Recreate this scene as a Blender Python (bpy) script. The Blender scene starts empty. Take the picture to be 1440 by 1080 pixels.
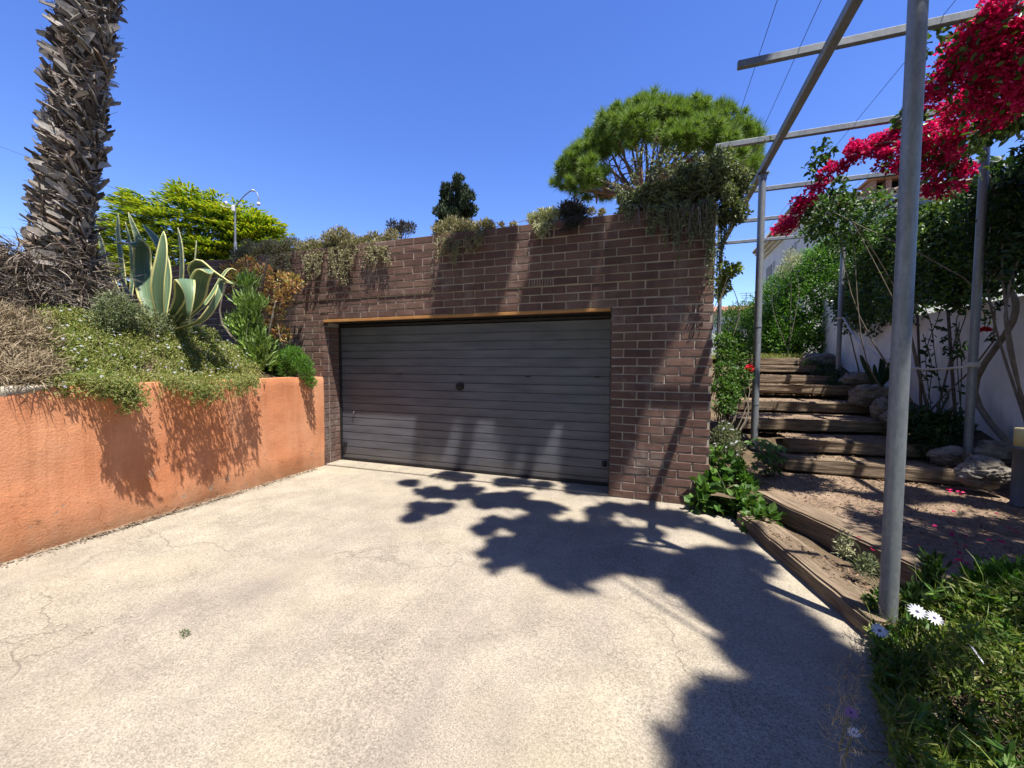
import bpy, bmesh, math, random
import numpy as np
from mathutils import Vector, Matrix, noise as mnoise

rng = np.random.default_rng(11)
random.seed(11)
sc = bpy.context.scene
COL = sc.collection
R = math.radians

# ------------------------------------------------------------------ camera
H = 1.55
_yaw, _pit, _rol, FPX = R(19.5), R(2.75), R(.2), 571.2
FW = np.array([-math.sin(_yaw)*math.cos(_pit), math.cos(_yaw)*math.cos(_pit), -math.sin(_pit)])
_r = np.array([math.cos(_yaw), math.sin(_yaw), 0.]); _u = np.cross(_r, FW)
RT = math.cos(_rol)*_r + math.sin(_rol)*_u
UP = -math.sin(_rol)*_r + math.cos(_rol)*_u
CAM = np.array([0, 0, H])
cd = bpy.data.cameras.new('camera'); cam = bpy.data.objects.new('camera', cd); COL.objects.link(cam)
cd.sensor_width = 36; cd.lens = FPX/1440*36; cd.clip_start = .05; cd.clip_end = 2000
cam.matrix_world = Matrix(((RT[0], UP[0], -FW[0], 0), (RT[1], UP[1], -FW[1], 0), (RT[2], UP[2], -FW[2], H), (0, 0, 0, 1)))
sc.camera = cam

def ray(x, y): return RT*(x-720)/FPX - UP*(y-540)/FPX + FW
def atY(x, y, Y): d = ray(x, y); return CAM + d*Y/d[1]
def atX(x, y, X): d = ray(x, y); return CAM + d*X/d[0]
def atZ(x, y, Z=0.): d = ray(x, y); return CAM + d*(Z-H)/d[2]

# ------------------------------------------------------------------ light
SUN = np.array([.31, -.236, 1.0]); SUN /= np.linalg.norm(SUN)
EL = math.asin(SUN[2]); AZ = math.atan2(SUN[0], SUN[1])
w = bpy.data.worlds.new('World'); sc.world = w; w.use_nodes = True
nt = w.node_tree; bg = nt.nodes['Background']
sky = nt.nodes.new('ShaderNodeTexSky'); sky.sky_type = 'NISHITA'; sky.sun_disc = False
sky.sun_elevation = EL; sky.sun_rotation = AZ
sky.air_density = 1.0; sky.dust_density = .15; sky.ozone_density = 3.0; sky.altitude = 100
hs = nt.nodes.new('ShaderNodeHueSaturation'); hs.inputs['Saturation'].default_value = 1.24; hs.inputs['Hue'].default_value = .52; hs.inputs['Value'].default_value = 1.18
nt.links.new(sky.outputs[0], hs.inputs['Color']); nt.links.new(hs.outputs[0], bg.inputs[0])
bg.inputs[1].default_value = .09
sl = bpy.data.lights.new('sun', 'SUN'); sl.energy = 5.0; sl.angle = R(.53); sl.color = (1, .95, .86)
so = bpy.data.objects.new('sun', sl); COL.objects.link(so); so.location = (6, -5, 20)
so.rotation_euler = Vector(SUN).to_track_quat('Z', 'Y').to_euler()
sc.view_settings.view_transform = 'Standard'; sc.view_settings.look = 'None'
sc.view_settings.exposure = 1.3; sc.view_settings.gamma = 1.0
sc.cycles.max_bounces = 8; sc.cycles.diffuse_bounces = 3; sc.cycles.transmission_bounces = 4
sc.cycles.transparent_max_bounces = 4

# ------------------------------------------------------------------ materials
def nodes(name):
    m = bpy.data.materials.new(name); m.use_nodes = True
    t = m.node_tree; b = t.nodes['Principled BSDF']
    return m, t, b
def N(t, kind, **kw):
    n = t.nodes.new('ShaderNode'+kind)
    for k, v in kw.items():
        if k in n.inputs: n.inputs[k].default_value = v
        else: setattr(n, k, v)
    return n
def L(t, a, b): t.links.new(a, b)
def ramp(t, stops, fac=None, interp='LINEAR'):
    n = t.nodes.new('ShaderNodeValToRGB'); cr = n.color_ramp; cr.interpolation = interp
    while len(cr.elements) < len(stops): cr.elements.new(.5)
    for e, (p, c) in zip(cr.elements, stops):
        e.position = p; e.color = (*c, 1) if len(c) == 3 else c
    if fac is not None: L(t, fac, n.inputs[0])
    return n
def g(v): return (v, v, v)
def coords(t, scale=(1, 1, 1), kind='Object'):
    tc = N(t, 'TexCoord'); mp = N(t, 'Mapping'); mp.inputs['Scale'].default_value = scale
    L(t, tc.outputs[kind], mp.inputs[0]); return mp.outputs[0]
def noise_n(t, vec, scale, detail=4, rough=.55):
    n = N(t, 'TexNoise'); n.inputs['Scale'].default_value = scale; n.inputs['Detail'].default_value = detail
    n.inputs['Roughness'].default_value = rough; L(t, vec, n.inputs['Vector']); return n.outputs[0]
def mix(t, fac, a, b, blend='MIX'):
    n = t.nodes.new('ShaderNodeMix'); n.data_type = 'RGBA'; n.blend_type = blend
    for s, v in ((0, fac), (6, a), (7, b)):
        if isinstance(v, (int, float)): n.inputs[s].default_value = v
        elif isinstance(v, tuple): n.inputs[s].default_value = (*v, 1)
        else: L(t, v, n.inputs[s])
    return n.outputs[2]
def math_n(t, op, a, b=None):
    n = N(t, 'Math'); n.operation = op
    for i, v in enumerate((a, b)):
        if v is None: continue
        if isinstance(v, (int, float)): n.inputs[i].default_value = v
        else: L(t, v, n.inputs[i])
    return n.outputs[0]
def bump(t, b, h, strength=.3, dist=.01):
    n = N(t, 'Bump'); n.inputs['Strength'].default_value = strength; n.inputs['Distance'].default_value = dist
    L(t, h, n.inputs['Height']); L(t, n.outputs[0], b.inputs['Normal'])

def simple(name, c1, c2, scale=6, rough=.7, metal=0, bstr=.2, bscale=60, bdist=.004, spec=.3, sc3=(1, 1, 1)):
    m, t, b = nodes(name); v = coords(t, sc3)
    n1 = noise_n(t, v, scale, 6, .6)
    c = ramp(t, [(.3, c1), (.7, c2)], n1)
    L(t, c.outputs[0], b.inputs['Base Color'])
    b.inputs['Roughness'].default_value = rough; b.inputs['Metallic'].default_value = metal
    b.inputs['Specular IOR Level'].default_value = spec
    bump(t, b, noise_n(t, v, bscale, 4, .6), bstr, bdist)
    return m

def leafmat(name, cols, rough=.5, trans=.3, spec=.35, tcol=None, patch=.0):
    """cols: colours picked per leaf; trans: light let through the leaf"""
    m, t, b = nodes(name)
    ge = N(t, 'NewGeometry')
    st = [((i+.0)/max(1, len(cols)-1), c) for i, c in enumerate(cols)]
    c = ramp(t, st, ge.outputs['Random Per Island'])
    out = c.outputs[0]
    if patch:
        n = noise_n(t, coords(t), 2.2, 3)
        k = ramp(t, [(.35, g(1-patch)), (.65, g(1+patch*.5))], n)
        out = mix(t, 1.0, out, k.outputs[0], 'MULTIPLY')
    L(t, out, b.inputs['Base Color'])
    b.inputs['Roughness'].default_value = rough; b.inputs['Specular IOR Level'].default_value = spec
    if trans:
        tr = N(t, 'BsdfTranslucent')
        L(t, mix(t, 1.0, out, tcol or (1.5, 1.6, .7), 'MULTIPLY'), tr.inputs[0])
        ms = N(t, 'MixShader'); ms.inputs[0].default_value = trans
        L(t, b.outputs[0], ms.inputs[1]); L(t, tr.outputs[0], ms.inputs[2])
        L(t, ms.outputs[0], t.nodes['Material Output'].inputs[0])
    return m

MT = {}
def build_materials():
    # concrete of the driveway
    m, t, b = nodes('concrete'); v = coords(t)
    big = noise_n(t, v, .55, 5, .6); mid = noise_n(t, v, 3.2, 6, .65); fine = noise_n(t, v, 62, 5, .8); fin2 = noise_n(t, v, 140, 2, .7)
    c1 = ramp(t, [(.3, (.36, .31, .255)), (.5, (.43, .375, .30)), (.72, (.495, .435, .345))], big)
    c2 = ramp(t, [(.3, g(.80)), (.68, g(1.10))], mid)
    col = mix(t, 1., c1.outputs[0], c2.outputs[0], 'MULTIPLY')
    sp = ramp(t, [(.36, g(.26)), (.47, g(.80)), (.56, g(1.02)), (.66, g(1.35))], fine)
    wear = ramp(t, [(.36, g(.35)), (.62, g(1.0))], noise_n(t, v, .75, 5, .6))
    col = mix(t, math_n(t, 'MULTIPLY', wear.outputs[0], .68), col, sp.outputs[0], 'MULTIPLY')
    sp2 = ramp(t, [(.38, g(.45)), (.5, g(1.0)), (.64, g(1.35))], fin2)
    col = mix(t, .6, col, sp2.outputs[0], 'MULTIPLY')
    tyre = ramp(t, [(.50, g(0)), (.68, g(.32))], noise_n(t, coords(t, (2.6, .35, 1)), 1.1, 6, .65)); col = mix(t, tyre.outputs[0], col, (.25, .22, .195))
    # pale yellowish worn film
    yl = ramp(t, [(.50, g(0)), (.72, g(.30))], noise_n(t, v, .9, 4, .5))
    col = mix(t, yl.outputs[0], col, (.56, .47, .31))
    # cracks, thin and few
    wv = N(t, 'VectorMath'); wv.operation = 'ADD'
    nw = N(t, 'TexNoise'); nw.inputs['Scale'].default_value = 2.0; nw.inputs['Detail'].default_value = 5; L(t, v, nw.inputs['Vector'])
    L(t, v, wv.inputs[0]); L(t, nw.outputs[1], wv.inputs[1])
    vo = N(t, 'TexVoronoi'); vo.feature = 'DISTANCE_TO_EDGE'; vo.inputs['Scale'].default_value = .34; L(t, wv.outputs[0], vo.inputs['Vector'])
    ck = ramp(t, [(.0, g(1)), (.0008, g(0))], vo.outputs['Distance'])
    gate = ramp(t, [(.44, g(0)), (.56, g(1))], noise_n(t, v, .8, 2))
    ckf = math_n(t, 'MULTIPLY', ck.outputs[0], gate.outputs[0])
    col = mix(t, math_n(t, 'MULTIPLY', ckf, .24), col, (.13, .11, .09))
    # small dark specks
    vs = N(t, 'TexVoronoi'); vs.inputs['Scale'].default_value = 9; L(t, v, vs.inputs['Vector'])
    sk = ramp(t, [(.0, g(.8)), (.035, g(0))], vs.outputs['Distance'])
    col = mix(t, math_n(t, 'MULTIPLY', sk.outputs[0], gate.outputs[0]), col, (.09, .08, .06))
    L(t, col, b.inputs['Base Color']); b.inputs['Roughness'].default_value = .9; b.inputs['Specular IOR Level'].default_value = .15
    hh = math_n(t, 'ADD', fine, math_n(t, 'MULTIPLY', mid, 1.5)); hh = math_n(t, 'SUBTRACT', hh, math_n(t, 'MULTIPLY', ckf, 1.5))
    bump(t, b, hh, .6, .009); MT['concrete'] = m

    # orange render
    m, t, b = nodes('orange_render'); v = coords(t)
    big = noise_n(t, v, .8, 5, .6); mid = noise_n(t, v, 5, 5, .6); fine = noise_n(t, v, 55, 4, .7)
    c = ramp(t, [(.28, (.50, .185, .08)), (.5, (.61, .25, .122)), (.72, (.68, .315, .165))], big)
    col = mix(t, .8, c.outputs[0], ramp(t, [(.3, g(.86)), (.7, g(1.08))], mid).outputs[0], 'MULTIPLY')
    sep = N(t, 'SeparateXYZ'); L(t, v, sep.inputs[0])
    zn = math_n(t, 'ADD', sep.outputs[2], math_n(t, 'MULTIPLY', math_n(t, 'SUBTRACT', noise_n(t, v, 2.3, 6, .7), .5), .55))
    dirt = ramp(t, [(.04, g(.9)), (.28, g(0))], zn)
    col = mix(t, dirt.outputs[0], col, (.33, .17, .09))
    fade = ramp(t, [(.45, g(0)), (.75, g(.55))], noise_n(t, coords(t, (1, .9, .35)), 1.5, 6, .65)); col = mix(t, fade.outputs[0], col, (.72, .42, .26))
    stk = ramp(t, [(.50, g(0)), (.72, g(.6))], noise_n(t, coords(t, (1, 4, .35)), 1.4, 6, .7)); col = mix(t, stk.outputs[0], col, (.38, .14, .06))
    vv = N(t, 'TexVoronoi'); vv.feature = 'DISTANCE_TO_EDGE'; vv.inputs['Scale'].default_value = 1.5
    nw = N(t, 'TexNoise'); nw.inputs['Scale'].default_value = 3.; nw.inputs['Detail'].default_value = 6; L(t, v, nw.inputs['Vector']); av = N(t, 'VectorMath'); L(t, v, av.inputs[0]); L(t, nw.outputs[1], av.inputs[1]); L(t, av.outputs[0], vv.inputs['Vector'])
    hc = math_n(t, 'MULTIPLY', ramp(t, [(0, g(.8)), (.008, g(0))], vv.outputs['Distance']).outputs[0], ramp(t, [(.25, g(1)), (.75, g(.0))], sep.outputs[2]).outputs[0]); col = mix(t, hc, col, (.16, .07, .035))
    chip = ramp(t, [(.615, g(0)), (.63, g(.9))], noise_n(t, v, 3.6, 7, .72))
    low = ramp(t, [(.30, g(1)), (.62, g(0))], sep.outputs[2])
    chf = math_n(t, 'MULTIPLY', chip.outputs[0], low.outputs[0])
    col = mix(t, chf, col, (.30, .26, .21))
    L(t, col, b.inputs['Base Color']); b.inputs['Roughness'].default_value = .92; b.inputs['Specular IOR Level'].default_value = .1
    h = math_n(t, 'SUBTRACT', math_n(t, 'ADD', fine, math_n(t, 'MULTIPLY', mid, 1.2)), math_n(t, 'MULTIPLY', chf, .6))
    bump(t, b, h, .55, .010); MT['orange'] = m
    MT['cement'] = simple('bare_cement', (.30, .26, .20), (.56, .50, .40), 14, .95, bstr=.9, bscale=30, bdist=.012)

    # brick and mortar
    m, t, b = nodes('brick'); v = coords(t); ge = N(t, 'NewGeometry')
    c = ramp(t, [(0, (.13, .071, .057)), (.3, (.165, .094, .074)), (.6, (.20, .118, .091)), (.8, (.18, .102, .081)), (1, (.14, .076, .062))], ge.outputs['Random Per Island'])
    fine = noise_n(t, v, 90, 4, .75); mid = noise_n(t, v, 9, 5, .7)
    col = mix(t, .9, c.outputs[0], ramp(t, [(.3, g(.62)), (.55, g(1.0)), (.75, g(1.35))], fine).outputs[0], 'MULTIPLY')
    col = mix(t, .7, col, ramp(t, [(.3, g(.7)), (.7, g(1.2))], mid).outputs[0], 'MULTIPLY')
    st = noise_n(t, v, 1.3, 6, .65)                                       # lime bloom on the face
    ef = math_n(t, 'MULTIPLY', ramp(t, [(.52, g(0)), (.72, g(.65))], st).outputs[0], ramp(t, [(.4, g(.2)), (.6, g(1))], mid).outputs[0])
    col = mix(t, ef, col, (.36, .32, .29))
    sk = ramp(t, [(.50, g(0)), (.72, g(.6))], noise_n(t, coords(t, (1, 1, .13)), 3.4, 5, .65)); col = mix(t, sk.outputs[0], col, (.055, .038, .032))
    L(t, col, b.inputs['Base Color']); b.inputs['Roughness'].default_value = .85; b.inputs['Specular IOR Level'].default_value = .25
    bump(t, b, math_n(t, 'ADD', fine, mid), .5, .005); MT['brick'] = m
    MT['mortar'] = simple('mortar', (.34, .29, .23), (.54, .47, .39), 5, .95, bstr=.5, bscale=80)

    # painted steel door
    m, t, b = nodes('door_steel'); v = coords(t)
    c = ramp(t, [(.3, (.068, .072, .090)), (.7, (.128, .134, .160))], noise_n(t, coords(t, (.7, 1, 5)), 2.5, 6, .6))
    sep = N(t, 'SeparateXYZ'); L(t, v, sep.inputs[0])
    zz = math_n(t, 'ADD', sep.outputs[2], math_n(t, 'MULTIPLY', math_n(t, 'SUBTRACT', noise_n(t, v, 4, 6, .7), .5), .5))
    dirt = ramp(t, [(.06, g(.55)), (.3, g(0))], zz)
    col = mix(t, dirt.outputs[0], c.outputs[0], (.105, .085, .07))
    L(t, col, b.inputs['Base Color'])
    rr = ramp(t, [(.3, g(.36)), (.7, g(.6))], noise_n(t, v, 6, 5, .7)); L(t, rr.outputs[0], b.inputs['Roughness'])
    b.inputs['Specular IOR Level'].default_value = .5; b.inputs['Metallic'].default_value = .15
    bump(t, b, noise_n(t, coords(t, (1, 1, .35)), 3.5, 3), .12, .02); MT['door'] = m
    MT['dark_steel'] = simple('dark_steel', (.016, .016, .018), (.035, .033, .034), 8, .5, .4)
    MT['lintel'] = simple('orange_lintel', (.34, .15, .045), (.50, .25, .085), 7, .7, bstr=.3, bscale=40)
    MT['galv'] = None
    m, t, b = nodes('galvanised_steel'); v = coords(t)
    vo = N(t, 'TexVoronoi'); vo.inputs['Scale'].default_value = 75; L(t, coords(t, (1, 1, .45)), vo.inputs['Vector'])
    c = ramp(t, [(.0, (.20, .22, .245)), (.5, (.24, .26, .28)), (1, (.28, .295, .31))], vo.outputs['Color'])
    col = mix(t, .8, c.outputs[0], ramp(t, [(.3, g(.72)), (.7, g(1.15))], noise_n(t, coords(t, (1, 1, .25)), 9, 6, .7)).outputs[0], 'MULTIPLY')
    ru = ramp(t, [(.66, g(0)), (.74, g(.7))], noise_n(t, v, 5, 6, .75)); col = mix(t, ru.outputs[0], col, (.16, .12, .09))
    L(t, col, b.inputs['Base Color']); b.inputs['Metallic'].default_value = .35; b.inputs['Roughness'].default_value = .5
    bump(t, b, noise_n(t, v, 40, 3), .08, .003); MT['galv'] = m
    MT['wire'] = simple('wire', (.03, .03, .032), (.06, .06, .06), 9, .6, .3)

    # weathered sleepers
    m, t, b = nodes('sleeper_wood'); oi = N(t, 'ObjectInfo')
    mp = N(t, 'Mapping'); tc = N(t, 'TexCoord'); L(t, tc.outputs['Object'], mp.inputs[0]); mp.inputs['Scale'].default_value = (.9, 14, 14)
    v = mp.outputs[0]; gr = noise_n(t, v, 2.2, 7, .7); gr2 = noise_n(t, coords(t, (2.2, 60, 60)), 1.8, 5, .7); big = noise_n(t, coords(t), 2.0, 4)
    c = ramp(t, [(.32, (.085, .058, .038)), (.5, (.21, .155, .105)), (.72, (.33, .26, .185))], gr)
    col = mix(t, .85, c.outputs[0], ramp(t, [(.33, g(.38)), (.5, g(1)), (.7, g(1.2))], gr2).outputs[0], 'MULTIPLY')
    col = mix(t, .8, col, ramp(t, [(.3, g(.72)), (.7, g(1.15))], big).outputs[0], 'MULTIPLY')
    L(t, col, b.inputs['Base Color']); b.inputs['Roughness'].default_value = .85; b.inputs['Specular IOR Level'].default_value = .2
    bump(t, b, math_n(t, 'ADD', gr, gr2), .9, .012); MT['sleeper'] = m

    # earth
    def earth(name, a, bb, cc):
        m, t, b = nodes(name); v = coords(t)
        n1 = noise_n(t, v, 2.5, 6, .65); n2 = noise_n(t, v, 60, 4, .75)
        c = ramp(t, [(.3, a), (.5, bb), (.7, cc)], n1)
        col = mix(t, .9, c.outputs[0], ramp(t, [(.32, g(.45)), (.5, g(1)), (.68, g(1.4))], n2).outputs[0], 'MULTIPLY')
        L(t, col, b.inputs['Base Color']); b.inputs['Roughness'].default_value = .95; b.inputs['Specular IOR Level'].default_value = .1
        bump(t, b, n2, .8, .012); return m
    MT['dirt'] = earth('dry_dirt', (.20, .14, .095), (.30, .215, .15), (.38, .28, .20))
    MT['soil'] = earth('garden_soil', (.075, .055, .036), (.13, .095, .062), (.19, .14, .09))
    MT['grassy'] = earth('dry_grass_ground', (.10, .10, .035), (.19, .17, .07), (.27, .22, .11))

    # white wall
    m, t, b = nodes('white_render'); v = coords(t)
    col = ramp(t, [(.3, (.56, .53, .47)), (.65, (.74, .71, .65))], noise_n(t, v, 1.6, 6, .65)).outputs[0]
    sep = N(t, 'SeparateXYZ'); L(t, v, sep.inputs[0])
    sk = ramp(t, [(.5, g(0)), (.78, g(.5))], noise_n(t, coords(t, (1, 2.2, .35)), 3.2, 6, .7))
    col = mix(t, sk.outputs[0], col, (.30, .28, .24))
    L(t, col, b.inputs['Base Color']); b.inputs['Roughness'].default_value = .9
    bump(t, b, noise_n(t, v, 45, 4, .7), .35, .006); MT['white'] = m
    MT['plaster'] = simple('house_plaster', (.66, .64, .60), (.78, .76, .72), 1.2, .9, bstr=.15)
    MT['tile'] = simple('clay_tile', (.30, .12, .07), (.48, .24, .15), 4, .85, bstr=.3, bscale=20)
    MT['oldtile'] = simple('weathered_tile', (.26, .19, .13), (.44, .35, .26), 4, .85, bstr=.3, bscale=20)
    MT['cream'] = simple('eave_cream', (.55, .48, .36), (.70, .63, .50), 3, .8, bstr=.1)
    MT['shutter'] = simple('shutter', (.30, .29, .27), (.40, .39, .37), 8, .6, bstr=.1)
    MT['brickred'] = simple('chimney_brick', (.22, .11, .08), (.40, .25, .18), 14, .9)
    MT['black'] = simple('flue_black', (.008, .008, .008), (.015, .015, .015), 4, .9)

    # rocks
    m, t, b = nodes('limestone'); v = coords(t)
    n1 = noise_n(t, coords(t, (1, 1, 2.2)), 4, 8, .7); n2 = noise_n(t, v, 30, 5, .7)
    col = ramp(t, [(.36, (.07, .06, .05)), (.5, (.27, .24, .20)), (.7, (.45, .41, .36))], n1).outputs[0]
    col = mix(t, .7, col, ramp(t, [(.3, g(.6)), (.65, g(1.2))], n2).outputs[0], 'MULTIPLY')
    L(t, col, b.inputs['Base Color']); b.inputs['Roughness'].default_value = .9
    bump(t, b, math_n(t, 'ADD', n1, n2), .8, .02); MT['rock'] = m

    # bark and trunks
    MT['palmbase'] = simple('palm_fibre', (.035, .028, .022), (.085, .068, .054), 20, .95, bstr=.8, bscale=70, bdist=.01)
    MT['fibre'] = leafmat('palm_fibre_strands', [(.07, .052, .04), (.14, .105, .08), (.22, .175, .135), (.32, .28, .24)], rough=.9, trans=0)
    m, t, b = nodes('palm_husk'); v = coords(t); ge = N(t, 'NewGeometry')
    c = ramp(t, [(0, (.085, .068, .056)), (.25, (.19, .155, .13)), (.5, (.31, .28, .255)), (.75, (.46, .43, .40)), (.9, (.30, .22, .165)), (1, (.14, .10, .08))], ge.outputs['Random Per Island'])
    col = mix(t, .8, c.outputs[0], ramp(t, [(.3, g(.55)), (.65, g(1.15))], noise_n(t, v, 26, 6, .7)).outputs[0], 'MULTIPLY')
    L(t, col, b.inputs['Base Color']); b.inputs['Roughness'].default_value = .75; b.inputs['Specular IOR Level'].default_value = .25
    bump(t, b, noise_n(t, v, 60, 4, .7), .5, .006); MT['husk'] = m
    MT['bark'] = simple('bark', (.06, .045, .034), (.17, .13, .10), 16, .9, bstr=.7, bscale=40, bdist=.008)
    MT['pinebark'] = simple('pine_bark', (.20, .11, .07), (.42, .28, .20), 9, .9, bstr=.7, bscale=25, bdist=.02)
    MT['stem'] = simple('grey_stem', (.13, .105, .08), (.26, .22, .175), 14, .85, bstr=.4)
    MT['greenstem'] = simple('green_stem', (.05, .08, .025), (.11, .13, .05), 14, .6, bstr=.2)
    MT['rope'] = simple('rope', (.55, .52, .46), (.72, .69, .62), 30, .9, bstr=.6, bscale=120)
    MT['plastic_grey'] = simple('grey_plastic', (.10, .105, .115), (.15, .155, .165), 6, .5, bstr=.1)
    MT['diffuser'] = simple('yellowed_plastic', (.55, .48, .22), (.66, .58, .30), 5, .4, bstr=.05)
    MT['lamp_white'] = simple('lamp_white', (.70, .70, .68), (.80, .80, .78), 5, .4, bstr=.05)
    MT['terracotta'] = simple('old_terracotta', (.12, .075, .05), (.25, .16, .11), 7, .9, bstr=.4)

    # leaves
    lm = leafmat
    MT['l_green'] = lm('leaf_green', [(.035, .085, .016), (.055, .13, .022), (.085, .17, .03), (.12, .20, .045)])
    MT['l_dark'] = lm('leaf_dark', [(.016, .038, .012), (.03, .065, .018), (.045, .09, .022)], trans=.22)
    MT['l_bright'] = lm('leaf_bright', [(.045, .12, .014), (.08, .19, .02), (.13, .27, .035)], trans=.3)
    MT['l_ivy'] = lm('leaf_ivy', [(.022, .05, .012), (.04, .085, .02), (.075, .13, .03), (.13, .20, .045)], rough=.4, trans=.25)
    MT['l_daisy'] = lm('leaf_daisy_mat', [(.13, .17, .035), (.19, .235, .05), (.26, .28, .085), (.35, .31, .14), (.14, .23, .035)], rough=.7, trans=.3)
    MT['l_dry'] = lm('leaf_dry', [(.20, .15, .09), (.30, .235, .15), (.37, .29, .19), (.16, .13, .07)], rough=.85, trans=.15, tcol=(1.1, 1., .8))
    MT['l_grey'] = lm('leaf_grey_succulent', [(.17, .17, .09), (.25, .24, .13), (.32, .30, .17), (.27, .20, .14), (.20, .22, .09)], rough=.7, trans=.12)
    MT['l_pale'] = lm('leaf_pale_succulent', [(.30, .32, .17), (.40, .42, .24), (.46, .45, .28)], rough=.7, trans=.1)
    MT['l_greyd'] = lm('leaf_dark_succulent', [(.030, .032, .028), (.05, .052, .045), (.07, .06, .05)], rough=.8, trans=.05)
    MT['l_olive'] = lm('leaf_olive', [(.06, .085, .04), (.115, .145, .065), (.18, .21, .105), (.25, .275, .16)], rough=.6, trans=.2)
    MT['l_rust'] = lm('leaf_rust', [(.36, .15, .06), (.44, .25, .09), (.34, .30, .09), (.24, .25, .06), (.42, .17, .10)], rough=.55, trans=.25, tcol=(1.4, 1.1, .6))
    MT['l_oleander'] = lm('leaf_oleander', [(.14, .24, .04), (.20, .31, .06), (.28, .38, .11)], rough=.45, trans=.2)
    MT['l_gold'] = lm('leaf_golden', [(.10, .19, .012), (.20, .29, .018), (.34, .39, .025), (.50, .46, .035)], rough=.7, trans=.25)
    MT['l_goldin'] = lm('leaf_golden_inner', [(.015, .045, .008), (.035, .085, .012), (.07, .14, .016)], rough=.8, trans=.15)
    MT['l_cypress'] = lm('leaf_cypress', [(.022, .038, .018), (.035, .055, .024), (.05, .07, .03)], rough=.8, trans=.1)
    MT['l_pine'] = lm('needle_pine', [(.07, .13, .022), (.12, .20, .03), (.18, .27, .045), (.24, .31, .07)], rough=.6, trans=.25)
    MT['l_bract'] = lm('bract_magenta', [(.26, .004, .045), (.52, .008, .11), (.72, .014, .17), (.44, .006, .055), (.80, .05, .22)], rough=.6, trans=.4, spec=.2, tcol=(1.3, .8, 1.0))
    MT['l_rose'] = lm('rose_red', [(.45, .01, .02), (.60, .02, .03)], rough=.5, trans=.2, tcol=(1.2, .8, .8))
    MT['l_white'] = lm('petal_white', [(.75, .76, .86), (.82, .82, .88)], rough=.6, trans=.25, tcol=(1, 1, 1))
    MT['l_mauve'] = lm('petal_mauve', [(.30, .16, .34), (.38, .22, .42)], rough=.6, trans=.25, tcol=(1, 1, 1))
    MT['l_eye'] = lm('flower_eye', [(.03, .025, .09), (.06, .05, .14)], rough=.6, trans=0)
    MT['l_grassd'] = lm('blade_green', [(.06, .11, .018), (.10, .16, .025), (.15, .21, .035), (.27, .27, .09)], rough=.5, trans=.3)
    MT['l_frond'] = lm('palm_frond', [(.05, .09, .03), (.08, .13, .045)], rough=.5, trans=.2)
    MT['l_lime'] = lm('leaf_lime', [(.18, .26, .05), (.28, .35, .08), (.38, .42, .14)], rough=.5, trans=.35)
    MT['l_litter'] = lm('leaf_litter', [(.12, .08, .05), (.20, .13, .08), (.28, .20, .13), (.09, .06, .045)], rough=.9, trans=0)
    # agave: blue green with cream margins across the blade (uses the mesh's own width coordinate)
    m, t, b = nodes('agave_leaf'); uv = N(t, 'UVMap'); sep = N(t, 'SeparateXYZ'); L(t, uv.outputs[0], sep.inputs[0])
    ed = math_n(t, 'ABSOLUTE', math_n(t, 'SUBTRACT', sep.outputs[0], .5))
    n1 = noise_n(t, coords(t, (1, 1, 1), 'UV'), 7, 4)
    ed = math_n(t, 'ADD', ed, math_n(t, 'MULTIPLY', math_n(t, 'SUBTRACT', n1, .5), .08))
    st = N(t, 'TexNoise'); st.inputs['Scale'].default_value = 1.; st.inputs['Detail'].default_value = 3
    L(t, coords(t, (34, .7, 1), 'UV'), st.inputs['Vector'])
    gcol = ramp(t, [(.35, (.07, .125, .065)), (.6, (.12, .185, .10)), (.75, (.25, .28, .13))], st.outputs[0])
    e2 = ramp(t, [(.38, g(0)), (.425, g(1))], ed)
    col = mix(t, e2.outputs[0], gcol.outputs[0], (.55, .53, .22))
    L(t, col, b.inputs['Base Color']); b.inputs['Roughness'].default_value = .5; b.inputs['Specular IOR Level'].default_value = .35
    MT['agave'] = m
build_materials()
def albedo(keys, k):
    for q in keys:
        t = MT[q].node_tree; b = t.nodes['Principled BSDF']; lk = b.inputs['Base Color'].links[0].from_socket
        L(t, mix(t, 1., lk, (k, k, k), 'MULTIPLY'), b.inputs['Base Color'])
        for n in [n for n in t.nodes if n.type == 'BSDF_TRANSLUCENT']:
            L(t, mix(t, 1., n.inputs[0].links[0].from_socket, (k, k, k), 'MULTIPLY'), n.inputs[0])
_k = {'concrete': .665, 'orange': .84, 'brick': .72, 'mortar': .74, 'door': .80, 'galv': .8, 'sleeper': .85, 'dirt': .62, 'white': 1.14}
for _q in MT: albedo([_q], _k.get(_q, .86 if _q.startswith('l_') or _q == 'agave' else .75))

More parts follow.
